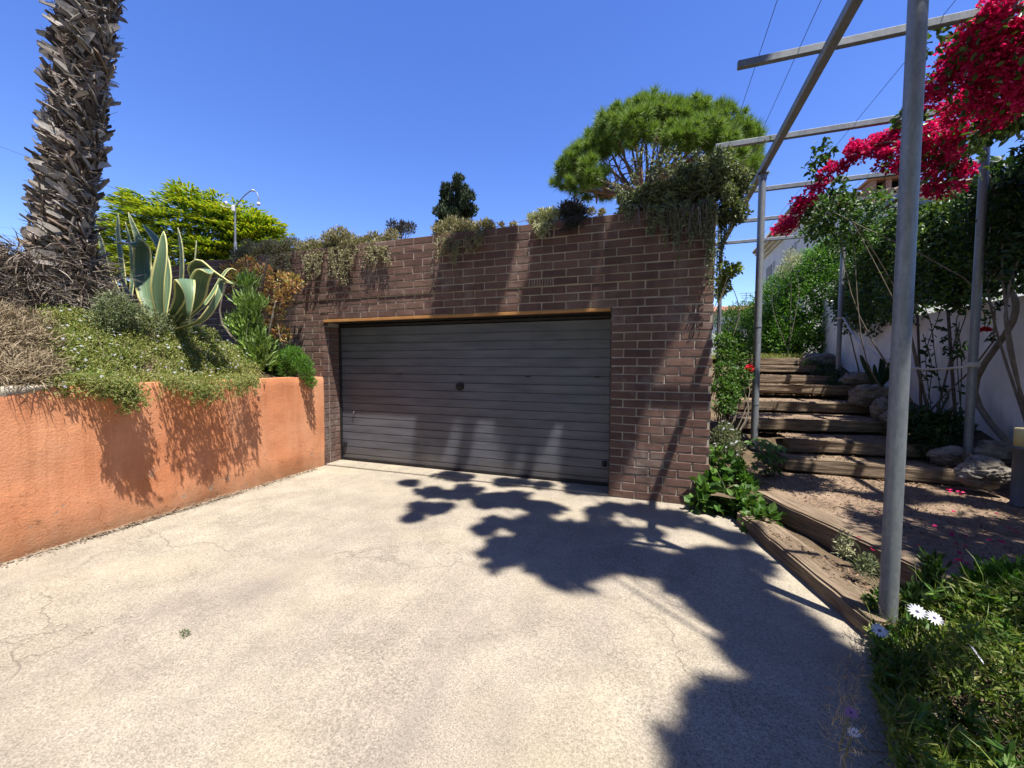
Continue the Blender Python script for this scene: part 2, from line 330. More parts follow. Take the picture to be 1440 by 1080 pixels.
# ------------------------------------------------------------------ mesh tools
def unit(a): return a/np.maximum(np.linalg.norm(a, axis=-1, keepdims=True), 1e-9)
OFF = {}
class MB:
    """collects pieces and links them as ONE mesh object"""
    def __init__(s): s.V = []; s.F = []; s.M = []; s.S = []; s.n = 0; s.UV = {}
    def add(s, V, F, mi=0, smooth=False):
        V = np.asarray(V, float).reshape(-1, 3); s.V.append(V)
        if isinstance(F, np.ndarray): F = [F] if len(F) else []
        else:
            by = {}
            for f in F: by.setdefault(len(f), []).append(f)
            F = [np.array(x) for x in by.values()]
        for f in F:
            s.F.append(f+s.n); s.M.append(np.full(len(f), mi)); s.S.append(np.full(len(f), smooth))
        s.n += len(V)
    def build(s, name, mats, parent=None, loc=None, uv=None):
        me = bpy.data.meshes.new(name)
        V = np.concatenate(s.V)
        if parent is not None: off = np.asarray(OFF[parent.name])
        else: off = np.asarray(loc if loc is not None else [(V[:, 0].min()+V[:, 0].max())/2, (V[:, 1].min()+V[:, 1].max())/2, V[:, 2].min()], float)
        V = V-off
        lt = np.concatenate([np.full(len(f), f.shape[1]) for f in s.F]); li = np.concatenate([f.ravel() for f in s.F])
        me.vertices.add(len(V)); me.vertices.foreach_set('co', V.astype(np.float32).ravel())
        me.loops.add(len(li)); me.loops.foreach_set('vertex_index', li.astype(np.int32))
        me.polygons.add(len(lt)); me.polygons.foreach_set('loop_start', np.concatenate([[0], np.cumsum(lt)[:-1]]).astype(np.int32))
        me.polygons.foreach_set('loop_total', lt.astype(np.int32))
        me.polygons.foreach_set('material_index', np.concatenate(s.M).astype(np.int32))
        me.polygons.foreach_set('use_smooth', np.concatenate(s.S))
        if uv is not None:
            l = me.uv_layers.new(name='UVMap'); l.data.foreach_set('uv', np.asarray(uv)[li].astype(np.float32).ravel())
        me.update(); me.validate()
        for m in (mats if isinstance(mats, (list, tuple)) else [mats]): me.materials.append(MT[m])
        o = bpy.data.objects.new(name, me); COL.objects.link(o)
        OFF[o.name] = off
        if parent is not None: o.parent = parent
        else: o.location = off
        return o
    # ---- shapes
    def box(s, c, d, rot=0., mi=0, ch=0., tilt=None):
        T, F = chbox(ch/np.asarray(d, float)*2 if ch else None)
        V = T*np.asarray(d, float)/2
        if tilt is not None: V = V @ np.array(Matrix.Rotation(tilt[1], 3, tilt[0])).T
        cr, sr = math.cos(rot), math.sin(rot)
        V = V @ np.array([[cr, -sr, 0], [sr, cr, 0], [0, 0, 1]]).T + np.asarray(c, float)
        s.add(V, F, mi)
    def tube(s, P, rad, seg=8, mi=0, cap=True, smooth=True):
        P = np.asarray(P, float); n = len(P); rad = np.full(n, rad) if np.isscalar(rad) else np.asarray(rad, float)
        Tn = unit(np.gradient(P, axis=0)); up = np.array([0, 0, 1.]) if abs(Tn[0][2]) < .9 else np.array([1., 0, 0])
        a = unit(np.cross(Tn[0], up)); V = []
        ang = np.linspace(0, 2*np.pi, seg, endpoint=False)
        for i in range(n):
            a = unit(a-Tn[i]*(a@Tn[i])); b = np.cross(Tn[i], a)
            V.append(P[i]+rad[i]*(np.cos(ang)[:, None]*a+np.sin(ang)[:, None]*b))
        V = np.concatenate(V); i = np.arange(n-1)[:, None]*seg; j = np.arange(seg)[None]; k = (j+1) % seg
        F = np.stack([i+j, i+k, i+seg+k, i+seg+j], -1).reshape(-1, 4)
        s.add(V, F, mi, smooth)
        if cap:
            s.add(V[:seg], [tuple(range(seg))[::-1]], mi); s.add(V[-seg:], [tuple(range(seg))], mi)
    def lathe(s, prof, c, seg=20, mi=0, smooth=True):
        prof = np.asarray(prof, float); n = len(prof); ang = np.linspace(0, 2*np.pi, seg, endpoint=False)
        V = np.stack([prof[:, 0][:, None]*np.cos(ang), prof[:, 0][:, None]*np.sin(ang), np.repeat(prof[:, 1][:, None], seg, 1)], -1).reshape(-1, 3)+np.asarray(c)
        i = np.arange(n-1)[:, None]*seg; j = np.arange(seg)[None]; k = (j+1) % seg
        s.add(V, np.stack([i+j, i+k, i+seg+k, i+seg+j], -1).reshape(-1, 4), mi, smooth)
    def prism(s, poly, z0, z1, mi=0):
        n = len(poly); V = [(x, y, z0) for x, y in poly]+[(x, y, z1) for x, y in poly]
        F = [tuple(range(n))[::-1], tuple(range(n, 2*n))]+[(i, (i+1) % n, n+(i+1) % n, n+i) for i in range(n)]
        s.add(V, F, mi)
    def stamp(s, tpl, P, D, U, sx, sy=None, sz=None, mi=0, smooth=False):
        T, F = tpl; P = np.asarray(P, float); n = len(P)
        D = unit(np.asarray(D, float)); S = unit(np.cross(U, D)); Nn = np.cross(D, S)
        sx = np.broadcast_to(sx, n); sy = sx if sy is None else np.broadcast_to(sy, n); sz = sx if sz is None else np.broadcast_to(sz, n)
        V = P[:, None]+T[None, :, 0, None]*(D*sx[:, None])[:, None]+T[None, :, 1, None]*(S*sy[:, None])[:, None]+T[None, :, 2, None]*(Nn*sz[:, None])[:, None]
        k = len(T)
        for f in F:
            f = np.asarray(f)
            ff = (f[None]+(np.arange(n)*k)[:, None, None]).reshape(-1, f.shape[1])
            s.F.append(ff+s.n); s.M.append(np.full(len(ff), mi)); s.S.append(np.full(len(ff), smooth))
        s.V.append(V.reshape(-1, 3)); s.n += n*k

_chc = {}
def chbox(c):
    """unit box (-1..1), with chamfered edges when c is given (chamfer per axis)"""
    if c is None:
        V = np.array([(x, y, z) for x in (-1, 1) for y in (-1, 1) for z in (-1, 1)], float)
        return V, np.array([(0, 1, 3, 2), (4, 6, 7, 5), (0, 4, 5, 1), (2, 3, 7, 6), (0, 2, 6, 4), (1, 5, 7, 3)])
    bm = bmesh.new(); bmesh.ops.create_cube(bm, size=2)
    bmesh.ops.bevel(bm, geom=bm.edges[:], offset=.1, segments=1, affect='EDGES', profile=.5)
    bm.verts.index_update(); V = np.array([v.co[:] for v in bm.verts]); F = [tuple(v.index for v in f.verts) for f in bm.faces]; bm.free()
    c = np.asarray(c); V2 = np.where(np.abs(V) > .99, V, np.sign(V)*(1-c[None]))
    return V2, F

# templates: x along the leaf, y across, z out of its face
def TP(pts, *F): return (np.array(pts, float), [np.array(f) for f in F])
LEAF = TP([(0, 0, 0), (.4, .5, .10), (1, 0, -.12), (.4, -.5, .10), (.45, 0, 0)], [(0, 4, 1), (1, 4, 2), (0, 3, 4), (3, 2, 4)])
OVAL = TP([(0, 0, 0), (.22, .36, .06), (.65, .44, .08), (1, 0, -.1), (.65, -.44, .08), (.22, -.36, .06)], [(0, 1, 2, 3), (0, 3, 4, 5)])
NEEDLE = TP([(0, .5, 0), (0, -.5, 0), (1, 0, 0)], [(0, 1, 2)])
STRAP = TP([(0, .5, 0), (0, -.5, 0), (.5, .5, .10), (.5, -.5, .10), (1, 0, -.1)], [(0, 1, 3, 2)], [(2, 3, 4)])
BLADE = TP([(0, .5, 0), (0, -.5, 0), (.4, .45, .14), (.4, -.45, .14), (.75, .3, .10), (.75, -.3, .10), (1, 0, -.06)], [(0, 1, 3, 2), (2, 3, 5, 4)], [(4, 5, 6)])
BRACT = TP([(0, 0, 0), (.5, .5, .22), (1, .05, .1), (.5, -.5, .22)], [(0, 1, 2, 3)])
HUSK = TP([(0, .5, 0), (0, -.5, 0), (0, .5, -.5), (0, -.5, -.5),
           (.45, .42, .25), (.45, -.42, .25), (.45, .36, -.35), (.45, -.36, -.35),
           (.95, .10, .1), (1.0, -.30, .0), (.95, .10, -.2), (1.0, -.30, -.3)],
          [(0, 1, 5, 4), (4, 5, 9, 8), (2, 6, 7, 3), (6, 10, 11, 7), (0, 4, 6, 2), (4, 8, 10, 6), (1, 3, 7, 5), (5, 7, 11, 9), (8, 9, 11, 10)])

def rdir(n): return unit(rng.normal(size=(n, 3)))
def thing(name, loc, label, cat, group=None):
    o = bpy.data.objects.new(name, None); COL.objects.link(o); o.location = loc; OFF[o.name] = np.asarray(loc, float)
    o.empty_display_size = .1
    return tag(o, label, cat, group)
def tag(o, label, cat, group=None, kind=None):
    o['label'] = label; o['category'] = cat
    if group: o['group'] = group
    if kind: o['kind'] = kind
    return o
def struct(o, label=None):
    o['kind'] = 'structure'
    return o

def blob_points(C, Rr, n, shell=.55):
    """n points spread through the outer part of each ellipsoid; returns points and outward directions"""
    C = np.asarray(C, float).reshape(-1, 3); Rr = np.asarray(Rr, float)
    Rr = np.repeat(Rr[:, None], 3, 1) if Rr.ndim == 1 else Rr
    wgt = (Rr[:, 0]*Rr[:, 1]+Rr[:, 1]*Rr[:, 2]+Rr[:, 0]*Rr[:, 2]); wgt = wgt/wgt.sum()
    k = rng.choice(len(C), n, p=wgt); d = rdir(n); rr = shell+(1-shell)*rng.random(n)**.6
    rr *= 1+.12*rng.normal(size=n)
    return C[k]+d*rr[:, None]*Rr[k], unit(d/Rr[k]), k

def split(C, Rr, k, f=.55, sp=.7):
    """breaks each clump into k smaller ones"""
    C = np.repeat(np.asarray(C, float), k, 0); Rr = np.repeat(np.asarray(Rr, float), k, 0)
    return C+rdir(len(C))*Rr.reshape(len(C), -1)[:, :1]*sp*rng.random((len(C), 1))**.5, Rr*f*(.75+.5*rng.random(len(C)))
def foliage(mb, C, Rr, n, tpl, ln, wd, out=.6, up=.3, rnd=.7, shell=.55, mi=0, zmin=None, droop=0.):
    P, O, k = blob_points(C, Rr, n, shell)
    D = unit(out*O+np.array([0, 0, up-droop])+rnd*rdir(n)); U = unit(rdir(n)+np.array([0, 0, .8])+.5*O)
    if zmin is not None:
        ok = P[:, 2] > zmin; P, D, U = P[ok], D[ok], U[ok]
    m = len(P); l = ln*(.65+.7*rng.random(m)); mb.stamp(tpl, P, D, U, l, wd*(.7+.6*rng.random(m)), l, mi)

def curve(pts, n=24):
    """Catmull-Rom through the points"""
    P = np.asarray(pts, float); P = np.vstack([2*P[0]-P[1], P, 2*P[-1]-P[-2]]); out = []
    m = len(P)-3
    for t in np.linspace(0, m-1e-6, n):
        i = int(t); f = t-i; a, b, c, d = P[i:i+4]
        out.append(.5*(2*b+(c-a)*f+(2*a-5*b+4*c-d)*f*f+(3*b-a-3*c+d)*f**3))
    return np.array(out)

def grid_sheet(x0, x1, y0, y1, nx, ny, fz):
    xs = np.linspace(x0, x1, nx); ys = np.linspace(y0, y1, ny); X, Y = np.meshgrid(xs, ys)
    Z = fz(X, Y); V = np.stack([X, Y, Z], -1).reshape(-1, 3)
    i = np.arange(ny-1)[:, None]*nx; j = np.arange(nx-1)[None]
    return V, np.stack([i+j, i+j+1, i+nx+j+1, i+nx+j], -1).reshape(-1, 4)
def fbm(X, Y, s, seed=0.):
    sh = X.shape; out = np.array([mnoise.fractal(Vector((x*s+seed, y*s, seed*.7)), 1., 2., 4) for x, y in zip(X.ravel(), Y.ravel())])
    return out.reshape(sh)
# ================================================================== SETTING
YW = 4.832            # front face of the garage wall
XO = -4.73            # face of the orange retaining wall
XR = .575             # right end of the garage wall
XD0, XD1 = -4.715, -.505   # door opening
ZL = 2.165            # underside of the lintel

mb = MB(); mb.add(*grid_sheet(-160, 160, -60, 260, 2, 2, lambda x, y: x*0-.35)); struct(mb.build('ground', 'soil'))

# driveway slab, its right edge running along the first sleeper
KB = np.array([(.72, YW+.02), (.80, 4.42), (1.02, 3.55), (1.22, 2.82), (1.22, 2.2), (1.2, -9)])
def drive():
    mb = MB(); ny = 60; nx = 40
    ys = np.linspace(-9, YW+.02, ny); V = []
    for y in ys:
        xr = np.interp(y, KB[::-1, 1], KB[::-1, 0]); 
        for x in np.linspace(XO-.05, xr, nx): V.append((x, y, .006*mnoise.noise(Vector((x*.8, y*.8, 3)))))
    i = np.arange(ny-1)[:, None]*nx; j = np.arange(nx-1)[None]
    mb.add(V, np.stack([i+j, i+j+1, i+nx+j+1, i+nx+j], -1).reshape(-1, 4), 0, True)
    struct(mb.build('driveway', 'concrete'))
drive()

# stairs: (left x, right x, front y at left, front y at right, top z)
ST = [(1.50, 3.12, 5.76, 5.68, .42), (1.62, 3.45, 6.08, 6.26, .60), (1.08, 3.10, 6.63, 6.99, .775), (1.12, 3.30, 7.66, 7.96, .95),
      (1.30, 3.30, 8.70, 8.75, 1.19), (1.55, 3.35, 9.60, 9.62, 1.347), (1.80, 3.35, 10.60, 10.60, 1.555), (1.95, 3.4, 11.6, 11.6, 1.73)]
RY = [3.0, 5.0, 5.7, 6.1, 6.7, 7.7, 8.7, 9.6, 10.6, 11.6, 13]; RZ = [.20, .22, .26, .42, .60, .775, .95, 1.19, 1.347, 1.555, 1.73]
def bank_z(X, Y):
    z = np.interp(Y, RY, RZ)
    left = np.clip((1.45-X)/.5, 0, 1); right = np.clip((X-3.1)/.5, 0, 1)
    z = z-.10*np.clip(1-left-right, 0, 1)+.06*right
    return z+.03*fbm(X, Y, 2.2)
def bank():
    V, F = grid_sheet(XR-.02, 4.05, 4.55, 12.9, 60, 130, bank_z)
    mb = MB(); mb.add(V, F, 0, True); struct(mb.build('stair_bank', 'soil'))
    mb = MB()
    for k, (x0, x1, y0, y1, z) in enumerate(ST):
        ny = ST[k+1][2:4] if k+1 < len(ST) else (12.9, 12.9)
        nx, nn = 26, 12; V = []
        for v in np.linspace(0, 1, nn):
            for u_ in np.linspace(0, 1, nx):
                x = x0+.03+(x1-x0-.06)*u_; ya = y0+.16+(y1-y0)*u_; yb = ny[0]+.05+(ny[1]-ny[0])*u_
                y = ya+(yb-ya)*v
                V.append((x, y, z-.012+.016*mnoise.noise(Vector((x*4, y*4, k)))))
        i = np.arange(nn-1)[:, None]*nx; j = np.arange(nx-1)[None]
        mb.add(V, np.stack([i+j, i+j+1, i+nx+j+1, i+nx+j], -1).reshape(-1, 4), 0, True)
    struct(mb.build('path_treads', 'dirt'))
    # landing of beaten earth below the stairs, and the bed beside the drive
    V, F = grid_sheet(1.0, 4.05, 2.6, 5.75, 90, 90, lambda X, Y: .243+.012*fbm(X, Y, 2.5))
    c = V[F].mean(1); ln = lambda x: 4.72+(x-1.0)*(-1.95/.95)        # kept behind the second sleeper
    F = F[c[:, 1] > ln(c[:, 0])+.47]
    mb = MB(); mb.add(V, F, 0, True); struct(mb.build('path_landing', 'dirt'))
    V, F = grid_sheet(.72, 6.5, -9, 4.95, 90, 130, lambda X, Y: np.where(Y > 2.7, .055, .09)+.022*fbm(X, Y, 3)+.09*np.clip(X-1.6, 0, 1))
    c = V[F].mean(1); xr = np.interp(c[:, 1], KB[::-1, 1], KB[::-1, 0]); F = F[c[:, 0] > xr+.02]
    mb = MB(); mb.add(V, F, 0, True); struct(mb.build('bed_soil', 'soil'))
bank()
# garden terraces
mb = MB(); mb.add(*grid_sheet(.6, 60, 12.6, 80, 60, 40, lambda X, Y: 1.73+.06*fbm(X, Y, .6)), smooth=True); struct(mb.build('upper_garden_ground', 'grassy'))
mb = MB(); mb.add(*grid_sheet(-60, XR-.1, YW+.3, 80, 60, 60, lambda X, Y: 3.1+.05*fbm(X, Y, .6)), smooth=True); struct(mb.build('terrace_ground', 'soil'))
def bedz(X, Y, n=True):
    X, Y = np.asarray(X, float), np.asarray(Y, float); f = 1-.72*np.clip((Y-3.5)/1.0, 0, 1); f = f*f*(3-2*f)
    z = 1.29+.72*np.clip((-4.95-X)/.9, 0, 1)**.8*f+.10*np.clip((-6.2-X)/2, 0, 1)
    return z+.04*fbm(X, Y, 1.4) if n else z
mb = MB(); mb.add(*grid_sheet(-14, XO-.1, -9, YW+.04, 70, 90, bedz), smooth=True); struct(mb.build('raised_bed_soil', 'soil'))

# ================================================================== GARAGE
CP = .0961
def garage():
    g0 = thing('brick_garage', (-2.6, YW, 0), 'brown brick garage front with a wide grey slatted door under an orange lintel', 'garage')
    mb = MB(); ml = .30; cnt = 0
    # mortar body
    for x0, x1, z0, z1, y0 in ((-9, XD0-.016, 0, 26*CP, .009), (XD1+.016, XR-.016, 0, 26*CP, .009), (XD0-.016, XD1+.016, ZL+.047, 26*CP, .009), (-9, XR-.016, 26*CP, 34*CP-.006, -.002)):
        mb.box(((x0+x1)/2, (YW+y0+YW+.345)/2, (z0+z1)/2), (x1-x0, .345-y0, z1-z0), mi=1)
    mb.box((XR-.16, YW+2.3, 1.6), (.288, 3.9, 3.2), mi=1)
    fin = atY(767, 398, YW)
    P, SZ, RT_ = [], [], []
    def brick(xa, xb, zc, proud, y=None, dep=.10):
        if xb-xa < .035: return
        P.append(((xa+xb)/2, YW-proud+dep/2+rng.normal()*.0016, zc+rng.normal()*.0009)); SZ.append((xb-xa-.0145, dep, CP-.0145)); RT_.append(rng.normal()*.0025)
    for i in range(34):
        zc = (i+.5)*CP; proud = .012 if i >= 26 else 0.
        reg = [(-9, XR)] if i >= 23 else [(-9, XD0), (XD1, XR)]
        sh = .15*(i % 2)+.02*rng.random()
        for ra, rb in reg:
            k0 = math.floor((ra-sh)/ml); x = sh+k0*ml
            if ra == XD1: x = ra-(.15 if i % 2 else 0.)
            while x < rb:
                xa, xb = max(x, ra), min(x+ml, rb)
                if abs(zc-fin[2]) < CP*.5 and xa < fin[0] < xb:          # the brick laid with its ribs outwards
                    for q in np.linspace(xa+.018, xb-.018, 9): P.append((q, YW-.012+.045, zc)); SZ.append((.0215, .09, CP-.012)); RT_.append(0)
                else: brick(xa, xb, zc, proud)
                x += ml
    # jamb courses at the left of the door
    for i in range(22):
        for ya, yb in ((YW+.105, YW+.335),) if i % 2 else ((YW+.105, YW+.18), (YW+.18, YW+.335)):
            P.append((XD0-.05, (ya+yb)/2, (i+.5)*CP)); SZ.append((.10, yb-ya-.010, CP-.0115)); RT_.append(0)
    # return wall at the right end
    for i in range(34):
        y = YW+.105+(.15 if i % 2 else 0)
        while y < YW+4.2:
            P.append((XR-.05, y+.145, (i+.5)*CP)); SZ.append((.10, .289, CP-.0115)); RT_.append(0); y += .30
    T, F = chbox((.03, .06, .06))
    for p, s, r in zip(P, SZ, RT_):
        c = np.minimum(.0045/np.asarray(s)*2, .5); T, F = chbox(c)
        V = T*np.asarray(s)/2; V = V @ np.array([[math.cos(r), -math.sin(r), 0], [math.sin(r), math.cos(r), 0], [0, 0, 1]]).T
        V = V+rng.normal(size=V.shape)*.0014
        mb.add(V+np.asarray(p), F, 0)
    wl = mb.build('wall', ['brick', 'mortar'], g0)
    # lintel: an angle painted orange, its underside coloured dark as if in shade
    mb = MB(); xm = (XD0+XD1)/2; wd = XD1-XD0
    mb.box((xm, YW+.022, ZL+.0245), (wd-.004, .056, .037), ch=.003); mb.box((xm, YW+.19, ZL+.014), (wd-.004, .27, .012), mi=1)
    mb.build('lintel', ['lintel', 'dark_steel'], g0)
    # slatted up-and-over door
    yd = YW+.325; zt = ZL-.055
    prof = [(0, .02)]; n = 18; h = (zt-.02)/n
    for i in range(n):
        z = .02+i*h
        prof += [(0, z+.004), (0, z+h-.016), (.013, z+h-.012), (.013, z+h-.002), (0, z+h)] if i < n-1 else [(0, z+h)]
    mb = MB(); xs = np.linspace(XD0+.035, XD1-.02, 40); V = []
    for x in xs:
        for d, z in prof: V.append((x, yd+d+.006*mnoise.noise(Vector((x*1.3, 0, z*1.8))), z))
    m = len(prof); i = np.arange(39)[:, None]*m; j = np.arange(m-1)[None]
    mb.add(V, np.stack([i+j, i+m+j, i+m+j+1, i+j+1], -1).reshape(-1, 4))
    mb.box((xm, yd+.045, zt/2+.01), (wd-.06, .05, zt-.03))
    dr = mb.build('garage_door', 'door', g0)
    mb = MB()
    for x in (XD0+.017, XD1-.012): mb.box((x, yd+.004, ZL/2), (.034, .05, ZL-.01), ch=.004)
    mb.box((xm, yd-.012, ZL-.022), (wd-.075, .03, .036), ch=.004)
    mb.build('door_frame', 'dark_steel', g0)
    mb = MB(); mb.box((xm, yd-.006, .045), (wd-.08, .014, .05), ch=.003); mb.build('kick_strip', 'dark_steel', dr)
    p = atY(647, 543.5, yd)                                              # round lock with a T handle
    for q, (rr, d0, d1) in enumerate(((.062, 0, -.012), (.045, -.012, -.02))):
        pass
    mb = MB(); a = np.linspace(0, 2*np.pi, 28, endpoint=False)
    mb.tube([p, p+[0, -.014, 0]], .062, 28); mb.tube([p+[0, -.014, 0], p+[0, -.022, 0]], .046, 24)
    mb.box(p+[0, -.045, 0], (.075, .016, .018), rot=0, ch=.004); mb.tube([p+[0, -.02, 0], p+[0, -.045, 0]], .012, 10)
    mb.build('lock_handle', 'dark_steel', dr)
    for px, py, sx, sz in ((486, 624, .07, .075), (850, 652, .06, .07)):
        q = atY(px, py, yd); mb = MB(); mb.box(q+[0, -.02, 0], (sx, .035, sz), ch=.006); mb.tube([q+[0, -.03, .02], q+[0, -.05, -.03]], .008, 8)
        mb.build('latch', 'dark_steel', dr)
    q = atY(499, 579, yd); mb = MB(); mb.tube([q, q+[0, -.03, 0]], .009, 8); mb.box(q+[0, -.03, -.012], (.012, .01, .04), ch=.002); mb.build('keyhole_cover', 'plastic_grey', dr)
    for px, py in ((562, 526), (648, 527), (742, 529.5), (840, 530)):
        q = atY(px, py, yd); mb = MB(); mb.box(q+[0, -.004, 0], (.075, .010, .012), ch=.002); mb.tube([q+[-.03, -.008, 0], q+[.03, -.008, 0]], .006, 6); mb.build('hinge', 'dark_steel', dr)
    mb = MB(); mb.box((xm, YW+.19, .010), (wd+.02, .36, .028), ch=.006); mb.build('threshold', 'concrete', g0)
garage()

# ================================================================== ORANGE RETAINING WALL
def orange_wall():
    t = thing('retaining_wall', (XO-.1, 0, 0), 'orange rendered retaining wall holding the raised flower bed', 'wall')
    ny, nz = 120, 26; V = []
    for j in range(nz):
        for i in range(ny):
            y = -9+i*(YW-.006+9)/(ny-1); z = -.02+1.377*j/(nz-1)
            wob = .012*mnoise.noise(Vector((y*.8, z*1.2, 1)))+.006*mnoise.noise(Vector((y*4, z*4, 5)))
            if z < .22: wob -= (.22-z)*.16*max(0, mnoise.noise(Vector((y*1.7, z*4, 9)))+.25)
            if j == nz-1: wob -= .012
            V.append((XO+wob-(.0), y, z+(.008*mnoise.noise(Vector((y*2, 0, 2))) if j == nz-1 else 0)))
    mb = MB(); i = np.arange(nz-1)[:, None]*ny; j = np.arange(ny-1)[None]
    mb.add(V, np.stack([i+j, i+j+1, i+ny+j+1, i+ny+j], -1).reshape(-1, 4), 0, True)
    top = np.array(V[-ny:]); bk = top.copy(); bk[:, 0] = XO-.2; V2 = np.concatenate([top, bk]); k = np.arange(ny-1)
    mb.add(V2, np.stack([k, k+1, k+1+ny, k+ny], -1)); 
    mb.build('wall_body', 'orange', t)
    # bare cement where the render has broken off the coping at the left
    ys = np.linspace(.3, 1.98, 40); V = []
    for y in ys:
        d = .095*max(.08, 1-abs((y-1.42)/.50)**2)+.030*mnoise.noise(Vector((y*9, 1, 0)))
        for x, z in ((XO-.2, 1.366), (XO-.06, 1.372), (XO+.006, 1.362), (XO+.012, 1.36-d*.6), (XO+.002, 1.357-d)):
            V.append((x+.010*mnoise.noise(Vector((y*13, z*13, 0))), y, z+.010*mnoise.noise(Vector((y*15, x*15, 4)))))
    i = np.arange(39)[:, None]*5; j = np.arange(4)[None]
    mb = MB(); mb.add(V, np.stack([i+j, i+j+1, i+5+j+1, i+5+j], -1).reshape(-1, 4), 0, True)
    mb.build('broken_coping', 'cement', t)
orange_wall()
def edge_litter():
    mb = MB(); n = 900; y = rng.uniform(1.2, 4.6, n); x = XO+.02+np.abs(rng.normal(size=n))*.05
    mb.stamp(OVAL, np.stack([x, y, .012+.012*rng.random(n)], -1), rdir(n)*[1, 1, .25], rdir(n)*.4+[0, 0, 1], .022, .013)
    k = 90; P = np.stack([XO+.03+.05*rng.random(k), rng.uniform(2.0, 3.4, k), .015+.01*rng.random(k)], -1); D = np.stack([rng.normal(size=k)*.15, np.ones(k), rng.normal(size=k)*.06], -1)
    mb.stamp(STRAP, P, D, np.tile([0, 0, 1.], (k, 1)), .16, .006)
    tag(mb.build('leaf_litter', 'l_litter'), 'dry leaf litter along the foot of the orange wall', 'leaf litter', kind='stuff')
edge_litter()

# ================================================================== PALM
def palm():
    base = np.array([-6.44, 2.63, 1.95])
    t = thing('palm_tree', base, 'shaggy grey palm trunk leaning right beside the agave', 'palm tree')
    top = base+np.array([2.25, .2, 11.0])
    zs = np.linspace(0, 1, 90); ax = base+(top-base)*zs[:, None]; ax[:, 0] += .10*np.sin(zs*4)
    def rad(u): return .178+.30*np.exp(-u*26)+.04*np.exp(-((u-.03)/.03)**2)
    mb = MB(); mb.tube(ax, [rad(u) for u in zs], 20); mb.build('trunk', 'palmbase', t)
    P, D, U, Ls, Ws = [], [], [], [], []
    n = 4300
    for k in range(n):
        u = (k/n); a = k*2.39996+rng.normal()*.12
        c = np.array([np.interp(u, zs, ax[:, i]) for i in range(3)]); o = np.array([math.cos(a), math.sin(a), 0])
        tg = np.array([-o[1], o[0], 0]); rise = .12+.55*rng.random()
        if u < .07: rise = -.3+1.1*rng.random()
        d = o*(.01+.17*rng.random()**2.5)+np.array([0, 0, rise])+tg*(-.38+rng.normal()*.6)
        P.append(c+o*rad(u)*.94); D.append(d); U.append(o+rng.normal(size=3)*.45); Ls.append(.13+.16*rng.random()); Ws.append(.03+.085*rng.random()**1.6)
    P, D, U, Ls, Ws = map(np.array, (P, D, U, Ls, Ws))
    mb = MB(); mb.stamp(HUSK, P, D, U, Ls, Ws, np.full(n, .030)); mb.build('husk', 'husk', t)
    mb = MB(); n = 3000; u = rng.random(n)*.55; a = rng.random(n)*6.283; o = np.stack([np.cos(a), np.sin(a), 0*a], -1); c = np.stack([np.interp(u, zs, ax[:, i]) for i in range(3)], -1)
    tg = np.stack([-o[:, 1], o[:, 0], 0*a], -1); rr = np.array([rad(q) for q in u])[:, None]
    mb.stamp(BLADE, c+o*(rr*1.0+.035*rng.random((n, 1))), tg*rng.normal(size=(n, 1))*.9+o*.12+[0, 0, .25]+.3*rdir(n), o+.3*rdir(n), .07+.11*rng.random(n), .006+.012*rng.random(n)**3); mb.build('fibre', 'fibre', t)
    # ragged skirt of dead fibre and old frond strips at the foot
    mb = MB(); n = 4600; a = rng.random(n)*6.283; zz = rng.random(n)**1.2*.85
    o = np.stack([np.cos(a), np.sin(a), 0*a], -1); P = base+o*(.30+.02+.30*((1-zz)**1.5)[:, None]*rng.random(n)[:, None])+np.stack([0*a, 0*a, zz], -1)
    mb.stamp(BLADE, P, o*(.5+.5*rng.random((n, 1)))+[0, 0, -.4]+.8*rdir(n), rdir(n), .16+.3*rng.random(n), .005+.014*rng.random(n)**4)
    mb.build('dead_skirt', 'fibre', t)
    # crown of fronds, above the frame
    mb = MB()
    for k in range(30):
        a = k*2.4; el = 1.2-1.5*(k/30); o = np.array([math.cos(a), math.sin(a), 0.]); c = top
        pts = [c+o*s*math.cos(el)*2.6+np.array([0, 0, 2.6*(math.sin(el)*s-.55*s*s)]) for s in np.linspace(0, 1, 10)]
        mb.tube(pts, np.linspace(.03, .008, 10), 5)
        q = curve(pts, 44)[6:]; tg = unit(np.gradient(q, axis=0)); sd = unit(np.cross(tg, [0, 0, 1.]))
        for s in (-1, 1): mb.stamp(STRAP, q, sd*s+tg*.6+[0, 0, -.25], np.tile([0, 0, 1.], (len(q), 1)), .42*np.sin(np.linspace(.35, 2.9, len(q))), .035)
    mb.build('crown', 'l_frond', t)
palm()

